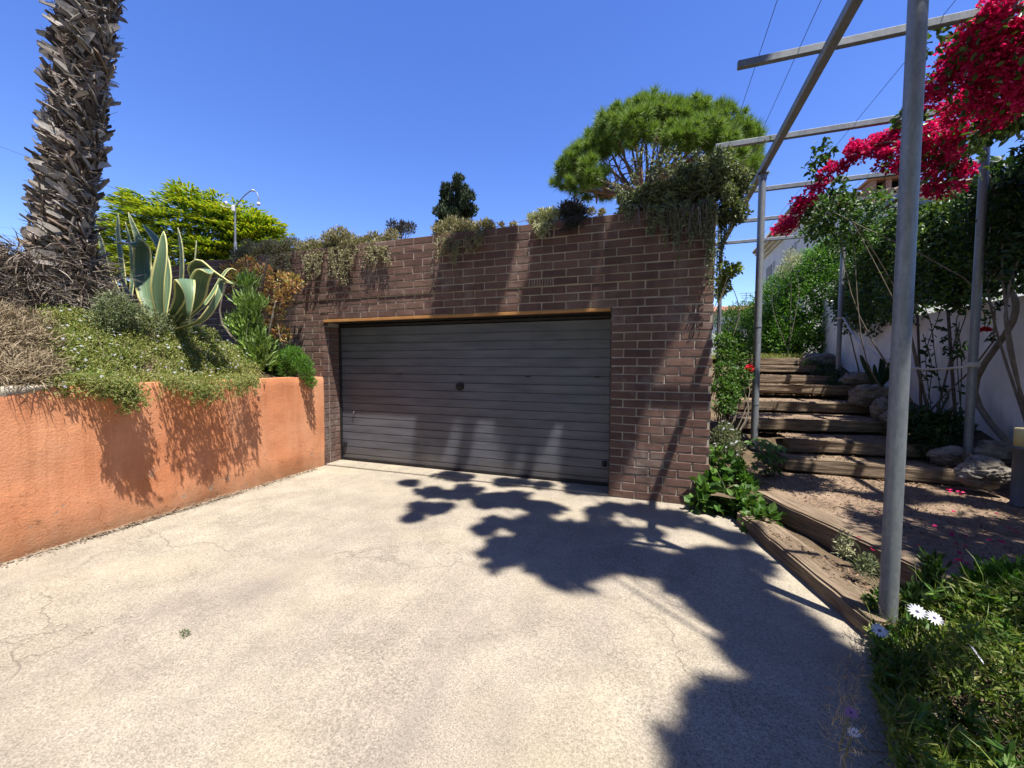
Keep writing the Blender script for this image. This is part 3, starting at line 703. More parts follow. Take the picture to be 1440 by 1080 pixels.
# ================================================================== AGAVES
def agave_leaf(mb, uvs, pts, width, twist=0., fold=.35):
    q = curve(pts, 16); tg = unit(np.gradient(q, axis=0)); n = len(q); u = np.linspace(0, 1, n)
    wd = width*np.minimum(1, (.5+1.5*u))*np.clip(1-u**3.0, 0, 1)**.75+.002
    s0 = np.array([math.cos(twist), math.sin(twist), 0.]); V = []
    for i in range(n):
        s2 = unit(s0-tg[i]*(s0@tg[i])); n2 = np.cross(s2, tg[i])
        for v in np.linspace(-1, 1, 7): V.append(q[i]+s2*wd[i]*.5*v-n2*fold*wd[i]*.5*(1-v*v)*(1-.3*u[i])); uvs.append((.5+.5*v, u[i]))
    i = np.arange(n-1)[:, None]*7; j = np.arange(6)[None]
    mb.add(V, np.stack([i+j, i+j+1, i+8+j, i+7+j], -1).reshape(-1, 4), 0, True)
def agave(name, base, leaves, label):
    t = thing(name, base, label, 'agave')
    for pts, wd, tw in leaves:
        mb = MB(); uvs = []; agave_leaf(mb, uvs, pts, wd, tw); o = mb.build('leaf', 'agave', t, uv=uvs)
        sm = o.modifiers.new('thick', 'SOLIDIFY'); sm.thickness = .012; sm.offset = 0
YA = 3.35
def A(px, py, dy=0.): return atY(px, py, YA+dy)
agb = A(232, 455)
LV = [([A(226, 452), A(221, 405, -.05), A(227, 360, -.03), A(230, 325, .03)], .225, .15),
      ([A(220, 452), A(205, 415, .02), A(200, 375, .08), A(199, 349, .06), A(186, 341, .0), A(160, 342, -.03)], .23, .5),
      ([A(244, 450, .10), A(254, 400, .14), A(255, 355, .17), A(250, 320, .20)], .16, -.3),
      ([A(238, 455, -.05), A(254, 425, -.12), A(258, 402, -.2), A(262, 396, -.28), A(267, 412, -.36), A(266, 450, -.38)], .19, .35),
      ([A(244, 457), A(272, 425, -.10), A(282, 392, -.12), A(291, 381, -.14), A(297, 386, -.18)], .19, .75),
      ([A(250, 452, .05), A(266, 410, .10), A(268, 380, .12), A(284, 370, .05), A(303, 384, .0), A(324, 397, -.05)], .18, -.6),
      ([A(246, 464, -.1), A(284, 450, -.12), A(306, 418, -.05), A(313, 396, .02), A(330, 400, .1)], .075, 1.0),
      ([A(214, 454), A(194, 436, .02), A(176, 404, .05), A(166, 378, .06)], .055, .3),
      ([A(222, 450, .15), A(208, 390, .25), A(197, 345, .3), A(180, 298, .3)], .12, .7),
      ([A(230, 450, .2), A(234, 390, .3), A(224, 345, .35), A(200, 314, .4)], .13, .5),
      ([A(250, 450, .2), A(268, 400, .3), A(274, 360, .35), A(276, 338, .4)], .10, -.5),
      ([A(256, 455, .1), A(290, 425, .3), A(318, 381, .5), A(333, 380, .6)], .06, .2)]
agave('agave_plant', agb, LV, 'big variegated agave with cream leaf margins above the orange wall')
def B(px, py, dy=0.): return atY(px, py, 3.6+dy)
LV2 = [([B(176, 432), B(160, 400), B(146, 360, .05), B(136, 318, .1)], .11, .1), ([B(174, 432), B(156, 395, -.05), B(144, 345, -.05), B(140, 330, -.05)], .12, -.2),
       ([B(178, 432), B(172, 380, .1), B(166, 330, .15), B(166, 300, .2)], .10, .1), ([B(172, 434), B(150, 415, -.05), B(138, 385, -.1), B(132, 350, -.1)], .10, .0),
       ([B(182, 432), B(186, 390, .2), B(184, 350, .25), B(176, 312, .3)], .09, .0)]
agave('agave_plant', B(176, 434), LV2, 'narrow dark green agave squeezed between palm trunk and cream-edged agave')

# ================================================================== BED PLANTS
def bush(name, C, Rr, n, tpl, ln, wd, mat, label, cat, stems=0, stem_mat='stem', base=None, group=None, extra=None, smax=.010, **kw):
    """a shrub: woody stems from one foot, leaves spread through the outer volume of its clumps"""
    C = np.asarray(C, float).reshape(-1, 3); Rr = np.asarray(Rr, float)
    if base is None: base = np.array([C[:, 0].mean(), C[:, 1].mean(), C[:, 2].min()-np.max(Rr)])
    base = np.asarray(base, float); t = thing(name, base, label, cat, group)
    mb = MB(); foliage(mb, C, Rr, n, tpl, ln, wd, **kw); mb.build('foliage', mat, t)
    if stems:
        mb = MB()
        for k in range(stems):
            c = C[k % len(C)]+.3*rng.normal(size=3)*np.min(Rr); b = base+np.array([rng.normal()*.04, rng.normal()*.04, 0])
            mid = (b+c)/2+rng.normal(size=3)*.12*np.linalg.norm(c-b)
            p = curve([b, mid, c], 9); mb.tube(p, np.linspace(smax, smax*.35, 9), 5)
        mb.build('stem', stem_mat, t)
    if extra: extra(t, C, Rr)
    return t
def daisies(mb_petal, mb_eye, P, Nn, r, petals=13):
    for p, nrm in zip(P, Nn):
        nrm = unit(nrm); a = unit(np.cross(nrm, [.3, .9, .1])); b = np.cross(nrm, a)
        an = np.arange(petals)*2*np.pi/petals+rng.random()
        D = np.cos(an)[:, None]*a+np.sin(an)[:, None]*b
        mb_petal.stamp(OVAL, p+D*r*.15, D+nrm*.1, np.tile(nrm, (petals, 1)), r*.9*(.9+.2*rng.random(petals)), r*.26)
        mb_eye.stamp(OVAL, np.tile(p, (4, 1))-D[:4]*r*.18+nrm*.002, D[:4], np.tile(nrm, (4, 1)), r*.4, r*.34)
def ext_white(cnt, r, side):
    def f(t, C, Rr):
        mb, me = MB(), MB(); P, O, k = blob_points(C, Rr, cnt*5, .98)
        ok = (O@np.asarray(side)) > .2; P, O = P[ok][:cnt], O[ok][:cnt]
        daisies(mb, me, P+O*.02, O+[0, 0, .4]+.3*rdir(len(P)), r, 8); mb.build('blossom', 'l_white', t)
    return f
def matpts(x0, x1, yim0, yim1, X, n, r, rnd=1.):
    """clump centres over an image rectangle, on a sheet that leans back from the wall top"""
    C = []
    for k in range(n):
        px = rng.uniform(x0, x1); v = rng.random(); py = yim0+(yim1-yim0)*v
        C.append(atX(px, py, X-.75*(1-v)-.05*rng.random()))
    return np.array(C)
XM = XO-.02
# daisy mats over the wall
for x0, x1, ya, yb, n, hang, lab in ((62, 215, 478, 541, 26, [(150, 545), (165, 548), (180, 552), (175, 562), (188, 570), (140, 546)], 'flowering daisy mat left of the bare orange gap on the wall top'),
                                     (222, 362, 462, 536, 30, [(240, 545), (262, 550), (285, 556), (305, 552), (330, 548), (350, 545), (290, 562)], 'dense daisy mat hanging over the middle of the orange wall')):
    n = 90; d_ = 1.05*rng.random(n)**.9; px = rng.uniform(x0+10, x1-8, n); rr = np.array([ray(p, 520) for p in px]); X = XM-.03-d_; Y = X*rr[:, 1]/rr[:, 0]
    C = np.stack([X, Y, bedz(X, Y, False)+.05], -1); Rr = np.tile([[.15, .17, .11]], (n, 1))*rng.uniform(.8, 1.2, (n, 1))
    Ch = np.array([atX(px, py-13, XM+.13) for px, py in hang]); C = np.vstack([C, Ch]); Rr = np.vstack([Rr, np.tile([[.12, .13, .09]], (len(Ch), 1))])
    b = C.mean(0); b[2] = 1.32; b[0] = XO-.35
    bush('daisy_mat', C, Rr, 26000, LEAF, .034, .012, 'l_daisy', lab, 'daisy plant', stems=24, base=b, out=.5, up=.35, rnd=.8, shell=.35, extra=ext_white(170, .014, (.85, -.4, .5)), group='daisy mats on the orange wall', smax=.004)
    # loose trailing strands that throw the long shadows
    o = [q for q in bpy.data.objects if q.name.startswith('daisy_mat')][-1]
    mb = MB()
    for k in range(110):
        hp = hang[rng.integers(len(hang))]; p0 = atX(hp[0]+rng.normal()*9, hp[1]-14, XM+.14+.16*rng.random()); ln_ = .05+.15*rng.random()
        pts = curve([p0+[-.22, 0, .04], p0, p0+[.05*rng.random(), .03*rng.normal(), -ln_*.5], p0+[.03, .04*rng.normal(), -ln_]], 9)
        mb.tube(pts, .0022, 4); q = pts[3:]; mb.stamp(LEAF, np.repeat(q, 4, 0), rdir(4*len(q))+[.2, 0, -.3], rdir(4*len(q)), .03, .010)
    mb.build('trailing_shoot', 'l_daisy', o)
# straw coloured dry mound at the far left
C = matpts(-30, 55, 452, 540, XM-.05, 20, .1)
bush('dry_plant', C, np.full(len(C), .17), 11000, BLADE, .10, .006, 'l_dry', 'straw coloured dried plant mound at the foot of the palm', 'dried plant', stems=14, base=(XO-.5, 1.4, 1.35), out=.5, up=.3, rnd=.9, shell=.3, smax=.004)
C = np.array([atX(px, py, XM-.75) for px, py in ((150, 452), (165, 440), (185, 445), (205, 452), (245, 458), (160, 430))])
bush('groundcover_plant', C, np.full(len(C), .16), 5000, LEAF, .035, .012, 'l_olive', 'low olive groundcover under the agaves', 'groundcover', stems=6, base=(XO-.8, 2.6, 1.4), smax=.004)
def Yp(px, py, Y): return atY(px, py, Y)
# oleander
C = np.array([Yp(345, 400, 4.25), Yp(352, 430, 4.2), Yp(346, 460, 4.2), Yp(360, 485, 4.2), Yp(365, 505, 4.2)]); Rr = np.array([.13, .19, .22, .2, .2])
bush('oleander_shrub', C, Rr, 1700, STRAP, .12, .020, 'l_oleander', 'green oleander with narrow upright leaves beside the brick wall', 'shrub', stems=9, stem_mat='greenstem', base=Yp(358, 520, 4.2), out=.5, up=.9, rnd=.5, shell=.2)
# rusty leaved shrub with bare branches
C = np.array([Yp(p, q, 4.55) for p, q in ((325, 380), (350, 372), (372, 385), (395, 395), (412, 398), (398, 418), (388, 440), (320, 400), (395, 470), (378, 412), (335, 392), (380, 462))]); Rr = np.full(12, .115)
bush('rusty_shrub', C, Rr, 1700, OVAL, .055, .027, 'l_rust', 'rust and amber leaved shrub with pale bare branches against bricks', 'shrub', stems=16, base=Yp(378, 520, 4.5), out=.8, up=.4, rnd=.5, shell=.5, smax=.022)
mb = MB(); mb.tube(curve([Yp(371, 455, 4.5), Yp(368, 425, 4.45), Yp(370, 395, 4.4), Yp(376, 365, 4.38)], 10), np.linspace(.022, .012, 10), 7)
ob = [q for q in bpy.data.objects if q.name.startswith('rusty_shrub')][-1]; mb.build('bare_branch', 'stem', ob)
# bright green cushion
C = np.array([Yp(p, q, 4.45) for p, q in ((395, 505), (412, 500), (425, 512), (405, 520), (432, 525), (385, 522), (438, 538))]); Rr = np.array([.13, .14, .13, .13, .10, .12, .07])
bush('green_cushion_shrub', C, Rr, 5200, LEAF, .036, .012, 'l_bright', 'bright green cushion shrub in the corner of the raised bed', 'shrub', stems=6, base=Yp(410, 535, 4.45), out=.7, up=.5, rnd=.6, shell=.4, smax=.006)
C = np.array([Yp(p, q, 4.4) for p, q in ((372, 515), (380, 490), (365, 500), (360, 520))]); 
bush('dark_shrub', C, np.full(4, .15), 2200, LEAF, .05, .016, 'l_dark', 'dark leafy shrub between the oleander and green cushion', 'shrub', stems=6, base=Yp(372, 530, 4.4), smax=.006)

# plants trailing over the top of the brick wall
def parapet(pts, rr, n, mat, label, tpl=LEAF, ln=.045, wd=.016, Y=YW+.06, hang=(), stems=8, group='succulents trailing over the brick wall', up=.6, name='trailing_succulent', cat='succulent'):
    C = np.array([atY(a, b, Y+.1*rng.random()) for a, b in pts]); Rr = np.broadcast_to(rr, len(C)).astype(float)
    b = np.array([C[:, 0].mean(), Y+.12, 3.22])
    t = bush(name, C, np.stack([Rr, Rr*.8, Rr], -1), n, tpl, ln, wd, mat, label, cat, stems=stems, base=b, group=group, out=.6, up=up, rnd=.55, shell=.25, smax=.008)
    if hang:
        mb = MB(); k = 0
        for hx, hy, hb in hang:
            for q in range(7):
                a = atY(hx+rng.normal()*5, hy-4, YW-.04); e = atY(hx+rng.normal()*5, hy+(hb-hy)*(.5+.5*rng.random()), YW-.05-.05*rng.random())
                p = curve([a+[0, .1, .02], a, (a+e)/2+[0, -.02*rng.random(), 0], e], 12); mb.tube(p, .003, 4)
                m = 5*len(p); mb.stamp(tpl, np.repeat(p, 5, 0)+.012*rng.normal(size=(m, 3)), rdir(m)+[0, -.4, -.1], rdir(m), ln*.8, wd*.9)
        mb.build('hanging_shoot', mat, t)
parapet([(338, 362), (350, 352), (365, 356), (380, 350), (395, 352), (410, 348), (425, 352), (440, 350), (358, 366), (400, 362), (430, 362), (448, 352)], .15, 8500, 'l_grey', 'long grey-green succulent mat at the left end of the brick wall', hang=[(405, 362, 395), (432, 362, 400), (445, 360, 392), (385, 366, 385)])
parapet([(465, 338), (478, 332), (490, 340), (468, 350), (485, 352), (500, 346)], .13, 4200, 'l_grey', 'rounded grey-green succulent mound left of the door centre', hang=[(470, 355, 392), (482, 358, 400), (490, 355, 380)])
parapet([(512, 344), (525, 338), (540, 342), (550, 334), (530, 350)], .11, 2800, 'l_grey', 'low spreading succulent between mound and twiggy plant', hang=[(520, 352, 375), (538, 352, 372)])
parapet([(552, 318), (566, 320), (577, 322), (560, 326)], .085, 900, 'l_greyd', 'small twiggy succulent standing clear against the sky', Y=YW+.35, stems=14, name='twiggy_succulent')
parapet([(620, 326), (635, 318), (650, 322), (662, 324), (640, 334), (625, 338), (655, 336)], .12, 5200, 'l_grey', 'yellowish succulent clump in front of the dark cypress', hang=[(622, 340, 362), (640, 345, 372), (660, 340, 358), (672, 330, 352)])
parapet([(676, 318), (684, 316), (690, 320)], .06, 600, 'l_grey', 'tiny thin tuft just right of the yellowish clump')
parapet([(752, 310), (765, 305), (778, 304), (768, 314), (758, 318)], .09, 2600, 'l_pale', 'silvery pale succulent on the bare wall top', hang=[(758, 320, 336), (768, 320, 330)])
parapet([(796, 296), (808, 293), (816, 300), (800, 304), (810, 308)], .10, 2400, 'l_greyd', 'dark charcoal succulent bush beside the silvery one', hang=[(800, 312, 326), (812, 310, 322)])
parapet([(705, 318), (722, 317), (832, 298), (846, 300), (690, 320)], .035, 500, 'l_grey', 'sparse little sprigs scattered along the wall top', stems=6, name='small_sprig', cat='sprig')
# big ivy mass over the right corner
def corner():
    pts = [(880, 288), (900, 282), (920, 274), (940, 266), (960, 258), (980, 252), (1000, 258), (1015, 268), (1022, 255), (895, 296), (925, 292), (950, 286), (975, 282), (1000, 284), (1028, 274), (990, 268), (955, 272), (965, 245), (1010, 242), (1035, 262), (935, 280), (1020, 290), (985, 236)]
    C = np.array([atY(a, b, YW+.02+.35*rng.random()) for a, b in pts]); Rr = rng.uniform(.09, .2, len(C)); C, Rr = split(C, Rr, 3, .62, .95)
    t = bush('corner_creeper', C, Rr, 13000, OVAL, .046, .024, 'l_olive', 'bushy grey-green creeper spilling over the right corner of the brick wall', 'creeper', stems=40, base=(.2, YW+.2, 3.2), out=.6, up=.1, rnd=.7, shell=.25, smax=.008)
    for mat, nm, hs, wl in (('l_olive', 'hanging_shoot', [(915, 300, 330), (930, 300, 322), (942, 296, 352), (955, 296, 372), (968, 296, 352), (985, 296, 340), (998, 290, 392), (1002, 300, 400), (1020, 290, 340), (1016, 300, 385), (1024, 280, 322), (1012, 320, 420), (880, 296, 312)], 4),
                            ('stem', 'dry_stem', [(940, 296, 345), (950, 296, 360), (962, 296, 350), (975, 296, 345), (990, 290, 350), (984, 296, 338), (900, 296, 322), (890, 296, 318)], 5)):
        mb = MB()
        for hx, hy, hb in hs:
            for q in range(wl):
                yy = YW-.04 if hx < 1006 else YW+.3
                a = atY(hx+rng.normal()*4, hy-8, yy); e = atY(hx+rng.normal()*4, hy+(hb-hy)*(.5+.6*rng.random()), yy-.03-.06*rng.random())
                p = curve([a+[0, .12, .03], a, (a+e)/2+rng.normal(size=3)*[.03, .02, 0], e], 14); mb.tube(p, .0035, 4)
                if mat == 'l_olive':
                    m = 4*len(p); mb.stamp(OVAL, np.repeat(p, 4, 0)+.014*rng.normal(size=(m, 3)), rdir(m)+[0, -.3, -.2], rdir(m), .034, .017)
        mb.build(nm, mat, t)
corner()
def sprigs():
    t = [q for q in bpy.data.objects if q.name.startswith('corner_creeper')][-1]; ms, mf = MB(), MB()
    for k in range(90):
        b = atY(rng.uniform(880, 1030), rng.uniform(250, 292), YW+.1+.3*rng.random()); e = b+np.array([rng.normal()*.16, -.05-.1*rng.random(), .12+.22*rng.random()]); p = curve([b, (b+e)/2+[0, 0, .05], e], 8); ms.tube(p, .003, 4); q = np.repeat(p[2:], 3, 0); mf.stamp(OVAL, q, rdir(len(q))+[0, 0, .3], rdir(len(q)), .040, .02)
    ms.build('stem', 'stem', t); mf.build('sprig', 'l_olive', t)
sprigs()

# ================================================================== BACKGROUND TREES
def golden():
    Y0 = 10.5; base = atY(268, 400, Y0); base[2] = 3.0
    t = thing('golden_conifer', base, 'yellow-green golden conifer spreading behind the agave', 'conifer')
    mb = MB(); mg = MB(); T0 = None
    for k in range(620):
        px = rng.uniform(148, 374); u_ = (px-142)/250
        top = np.interp(px, [142, 165, 185, 205, 235, 262, 280, 300, 330, 350, 370, 392], [335, 308, 284, 276, 281, 271, 290, 292, 288, 300, 318, 330])
        py = top+4+(395-top)*rng.random()**1.15; py = top+5+round((py-top)/15)*15+rng.normal()*2.2+8*math.sin(px*.06); Y = Y0+rng.uniform(-1.0, 1.0)*math.sin(math.pi*min(1, max(0, u_)))*1.3
        c = atY(px, py, Y); f = (py-top)/100
        # a flat, drooping spray
        o = unit(np.array([c[0]-base[0], c[1]-base[1]-.6, .35*np.linalg.norm(c[:2]-base[:2])])+rng.normal(size=3)*.4)
        n = 70; s = rng.random(n)*.75; sd = unit(np.cross(o, [0, 0, 1.])); v = rng.normal(size=n)*.34*(1-s*.6)
        P = c+o*s[:, None]+sd*v[:, None]+np.stack([0*s, 0*s, -.20*s*s+.025*rng.normal(size=n)], -1)
        D = o*[1, 1, .6]+sd*(v*2.6)[:, None]+.18*rdir(n)+[0, 0, .12]
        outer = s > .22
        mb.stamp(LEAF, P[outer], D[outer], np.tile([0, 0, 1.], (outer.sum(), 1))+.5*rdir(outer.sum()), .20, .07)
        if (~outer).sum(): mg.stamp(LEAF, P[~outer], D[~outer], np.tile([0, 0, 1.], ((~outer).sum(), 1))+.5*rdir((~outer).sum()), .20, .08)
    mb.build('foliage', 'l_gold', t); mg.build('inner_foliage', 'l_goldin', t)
    mb = MB(); mb.tube([base-[0, 0, .2], base+[0, 0, 3.5]], [.22, .08], 10)
    for k in range(26):
        e = atY(rng.uniform(170, 365), rng.uniform(300, 380), Y0+rng.uniform(-.8, .8)); mb.tube(curve([base+[0, 0, 1.0*rng.random()], (base+e)/2+[0, 0, .2], e], 8), np.linspace(.06, .015, 8), 6)
    mb.build('trunk', 'bark', t)
golden()
def cypress():
    Y0 = 11.; base = atY(641, 330, Y0); base[2] = 3.0
    t = thing('cypress_tree', base, 'dark narrow cypress top showing behind the brick wall', 'cypress')
    pts = [(641, 262, .16), (644, 255, .12), (632, 268, .16), (650, 268, .16), (640, 280, .27), (628, 285, .2), (655, 283, .2), (636, 298, .3), (650, 300, .28), (624, 305, .22), (660, 300, .16), (641, 318, .35), (622, 322, .22), (641, 340, .4)]
    C = np.array([atY(a, b, Y0+rng.normal()*.15) for a, b, r in pts]); Rr = np.array([p[2] for p in pts])*1.15
    Cs, Rs = split(C, Rr, 4, .58, .95); mb = MB(); foliage(mb, Cs, Rs, 15000, LEAF, .10, .04, out=.5, up=.9, rnd=.5, shell=.3); mb.build('crown', 'l_cypress', t)
    mb = MB(); mb.tube([base-[0, 0, .2], atY(642, 262, Y0)], [.14, .02], 8); mb.build('trunk', 'bark', t)
cypress()
def stone_pine():
    Y0 = 12.5; fork = atY(905, 272, Y0); base = fork.copy(); base[2] = 3.0; base[0] += .1
    t = thing('stone_pine', base, 'umbrella shaped stone pine with fanned limbs behind the corner creeper', 'pine tree')
    # clumps: umbrella seen from below its rim
    cl = []
    for px, py, r, dy in ((800, 236, .48, 0), (792, 255, .40, .2), (815, 262, .42, -.5), (820, 222, .55, .3), (838, 208, .55, -.3), (832, 246, .5, -.9), (852, 190, .55, .2), (868, 180, .6, -.4), (882, 168, .6, .5), 
                          (892, 182, .6, -1.0), (905, 162, .6, .2), (912, 152, .5, .6), (925, 162, .55, -.2), (942, 165, .55, .3), (960, 168, .6, -.1), (955, 195, .5, -1.2), (980, 165, .55, .3), (985, 190, .55, -.8),
                          (1000, 168, .5, .2), (1018, 175, .55, .1), (1012, 200, .5, -.6), (1035, 188, .5, .1), (1048, 205, .5, .2), (1055, 225, .42, 0), (1040, 230, .45, -.4), (1025, 225, .45, -.8), (1055, 245, .3, .1), (1000, 240, .5, 1.0), 
                          (828, 274, .3, .4), (850, 268, .35, .8), (862, 200, .5, 1.2), (935, 180, .6, 1.4), (1000, 190, .6, 1.3), (1030, 205, .5, 1.0), (820, 240, .45, 1.0)):
        cl.append((atY(px, py, Y0+dy), r))
    C = np.array([c for c, r in cl]); Rr = np.array([r for c, r in cl])
    mb = MB(); nh = 1250                                        # separate tufts of needles
    Rr = Rr*.84; P, O, k = blob_points(C, np.stack([Rr, Rr, Rr*.8], -1), nh, .70)
    ax = unit(O*.6+[0, 0, .8]+.2*rdir(nh)); hr = .13+.08*rng.random(nh); m = 130
    j = np.repeat(np.arange(nh), m); off = rdir(nh*m)
    Pn = P[j]+off*hr[j][:, None]*.35*rng.random((nh*m, 1)); D = .62*ax[j]+.85*off
    mb.stamp(NEEDLE, Pn, D, rdir(nh*m), hr[j]*1.25*(.7+.5*rng.random(nh*m)), .016); mb.build('crown', 'l_pine', t)
    mb = MB(); mb.tube(curve([base-[0, 0, .3], (base+fork)/2+[.06, 0, 0], fork], 8), np.linspace(.24, .17, 8), 12)
    for c, r in cl:
        e = c-[0, 0, r*.3]; q = fork+(e-fork)*.45; q[2] = fork[2]+(e[2]-fork[2])*.36
        p = curve([fork-[0, 0, .25*rng.random()], q+rng.normal(size=3)*.08, e], 10); mb.tube(p, np.linspace(.075, .014, 10), 7)
        for z in range(3):
            s = p[5+z]; mb.tube(curve([s, s+rng.normal(size=3)*.2+[0, 0, .15], s+rng.normal(size=3)*.35+[0, 0, .35]], 5), np.linspace(.022, .006, 5), 4)
    mb.build('trunk', 'pinebark', t)
stone_pine()
# ================================================================== LAMP POLE, BOWL, CABLES
def lamp_pole():
    Y0 = 7.6; b = atY(331.5, 352, Y0); b[2] = 3.05
    t = thing('garden_lamp', b, 'slim metal garden lamp post with a curved arm and small globe', 'lamp post')
    P = lambda x, y, d=0: atY(x, y, Y0+d)
    mb = MB(); mb.tube([b, P(331, 340)], .036, 10); mb.tube([P(331, 340), P(330.5, 290)], .022, 10); mb.build('post', 'galv', t)
    mb = MB(); mb.tube(curve([P(330.5, 292), P(340, 279), P(350, 270), P(356, 268), P(361, 271), P(363.5, 278), P(363.5, 284)], 22), .012, 8); mb.build('arm', 'galv', t)
    mb = MB(); q = P(356, 268); mb.lathe([(0, .03), (.03, .028), (.045, .010), (.04, 0), (0, 0)], q-[0, 0, .01], 14); mb.build('arm_cap', 'lamp_white', t)
    mb = MB(); q = P(363.5, 287); mb.lathe([(.0, .05), (.02, .047), (.04, .02), (.044, 0), (.033, -.03), (0, -.044)], q, 16); mb.build('globe', 'lamp_white', t)
    mb = MB(); mb.box(P(328, 293, -.05), (.065, .06, .15), ch=.01); mb.build('junction_box', 'lamp_white', t)
    mb = MB(); mb.tube(curve([P(328, 291), P(318, 291.5), P(310, 288)], 8), .009, 7); q = P(318, 287); mb.lathe([(0, .08), (.032, .06), (.028, -.03), (0, -.04)], q, 12); mb.build('side_spotlight', 'lamp_white', t)
lamp_pole()
def bowl():
    b = atY(316, 365, 6.2); b[2] = 3.22
    t = thing('garden_bowl', b, 'wide old terracotta bowl on a stand at the left end of the wall', 'planter')
    mb = MB(); mb.lathe([(0, .0), (.16, .0), (.19, .03), (.12, .10), (.10, .22), (0, .22)], b, 18); mb.build('stand', 'terracotta', t)
    mb = MB(); mb.lathe([(.06, .22), (.17, .25), (.27, .33), (.34, .40), (.355, .44), (.33, .44), (.25, .35), (0, .32)], b, 26); mb.build('bowl', 'terracotta', t)
bowl()
def cables():
    for a, b_, r, lab in (((-40, 190, 30), (205, 280, 24), .020, 'upper black overhead cable passing behind the palm trunk'), ((-40, 315, 40), (70, 325, 36), .014, 'thin overhead cable low in the sky, upper of a close pair'), ((-40, 325, 40), (70, 336, 36), .014, 'thin overhead cable low in the sky, lower of a close pair')):
        A_, B_ = atY(*a), atY(*b_); e = B_+(B_-A_)*.25; A_ = A_-(B_-A_)*.6; p = curve([A_, (A_+e)/2-[0, 0, .12], e], 20)
        mb = MB(); mb.tube(p, r, 5); tag(mb.build('overhead_cable', 'wire'), lab, 'cable', 'overhead cables')
        end = p[-1] if a[1] > 300 else p[-1]
cables()

# ================================================================== PERGOLA
HB, XB, XB2 = 4.10, 1.262, 3.40
RY_ = [float(atZ(px, py, HB+.07)[1]) for px, py in ((1160, 66), (1090, 194), (1066, 267), (1043, 311), (1018, 342))]
RY_[4] = max(RY_[4], 9.75)
def pergola():
    t = thing('pergola', (2.3, 5, 0), 'galvanised steel pole pergola spanning the garden steps', 'pergola')
    posts = [(XB+.012, 2.84, .05, .042), (XB+.01, 6.25, .42, .044), (XB, 9.78, 1.1, .04), (XB2, 6.12, .36, .040), (XB2, 9.75, 1.1, .04), (XB2, 2.6, .1, .042)]
    for x, y, z, r in posts:
        mb = MB(); zz = np.linspace(z, HB-.03, 14); mb.tube([(x, y, q) for q in zz], r, 20)
        if y == 6.25: mb.tube([(x, y, 2.06), (x, y, 2.10)], r+.006, 18); mb.tube([(x, y, 1.02), (x, y, 1.035)], r+.004, 18)
        mb.tube([(x, y, HB-.11), (x, y, HB-.04)], r+.007, 20); mb.box((x, y, HB-.04), (.13, .13, .008))
        po = mb.build('post', 'galv', t)
        for dx, dy in ((.05, .05), (-.05, -.05)):
            mb = MB(); mb.tube([(x+dx, y+dy, HB-.058), (x+dx, y+dy, HB-.034)], .009, 6); mb.build('bolt', 'dark_steel', po)
    for x in (XB, XB2):
        mb = MB(); y0, y1 = (2.72 if x == XB else 2.45), 9.95
        mb.box((x, (y0+y1)/2, HB), (.075, y1-y0, .075), ch=.006); mb.build('beam', 'galv', t)
    ys = RY_+[2.66]
    for y in ys:
        mb = MB(); x0 = .62; mb.box(((x0+4.1)/2, y, HB+.07), (4.1-x0, .05, .062), ch=.005); mb.build('crossbar', 'galv', t)
    for x in (.78, 1.08, 2.0, 2.72):
        mb = MB(); mb.tube(curve([(x, 2.7, HB+.11), (x, 3.5, HB+.105), (x, 5.5, HB+.105), (x, 9.9, HB+.11)], 24), .0024, 5); mb.build('wire', 'wire', t)
pergola()
def rope():
    pts = [atY(1186, 447, 9.68), atY(1200, 470, 9.0), atY(1218, 489, 8.3), atY(1240, 503, 7.6), atY(1264, 513, 7.0), atY(1300, 519, 6.5), atY(1345, 517, 6.12), atY(1368, 513, 6.05)]
    p = curve(pts, 60); mb = MB(); t = np.linspace(0, 1, len(p))
    for k in range(3):
        off = np.stack([np.cos(t*160+k*2.09)*.008, 0*t, np.sin(t*160+k*2.09)*.008], -1); mb.tube(p+off, .011, 6)
    an = np.linspace(0, 6.283*3, 50); mb.tube(np.stack([XB2+.052*np.cos(an), 6.12+.052*np.sin(an), pts[-1][2]-.03+.055*an/18.8], -1), .011, 6)
    an = np.linspace(0, 6.283*2, 36); mb.tube(np.stack([XB2+.052*np.cos(an), 9.75+.052*np.sin(an), pts[0][2]-.02+.04*an/12.6], -1), .011, 6)
    tag(mb.build('rope', 'rope'), 'white rope slung as a handrail between two pergola posts', 'rope')
rope()

# ================================================================== BOUNDARY WALL, HOUSES
def white_wall():
    t = thing('boundary_wall', (4.05, 5, 0), 'white rendered boundary wall on the right of the steps', 'wall')
    mb = MB(); ny, nz = 80, 16; V = []
    for j in range(nz):
        for i in range(ny):
            y = -2+i*14.4/(ny-1); top = 2.36+max(0, y-8.5)*.22; z = -.1+(top+.1)*j/(nz-1); V.append((3.95+.012*mnoise.noise(Vector((y, z, 4))), y, z))
    i = np.arange(nz-1)[:, None]*ny; j = np.arange(ny-1)[None]; mb.add(V, np.stack([i+j, i+ny+j, i+ny+j+1, i+j+1], -1).reshape(-1, 4), 0, True)
    tp = np.array(V[-ny:]); bk = tp+[.2, 0, 0]; lo = bk.copy(); lo[:, 2] = -.1; k = np.arange(ny-1); V2 = np.concatenate([tp, bk, lo])
    mb.add(V2, np.vstack([np.stack([k, k+ny, k+ny+1, k+1], -1), np.stack([k+ny, k+2*ny, k+2*ny+1, k+ny+1], -1)]))
    mb.build('wall_body', 'white', t)
white_wall()
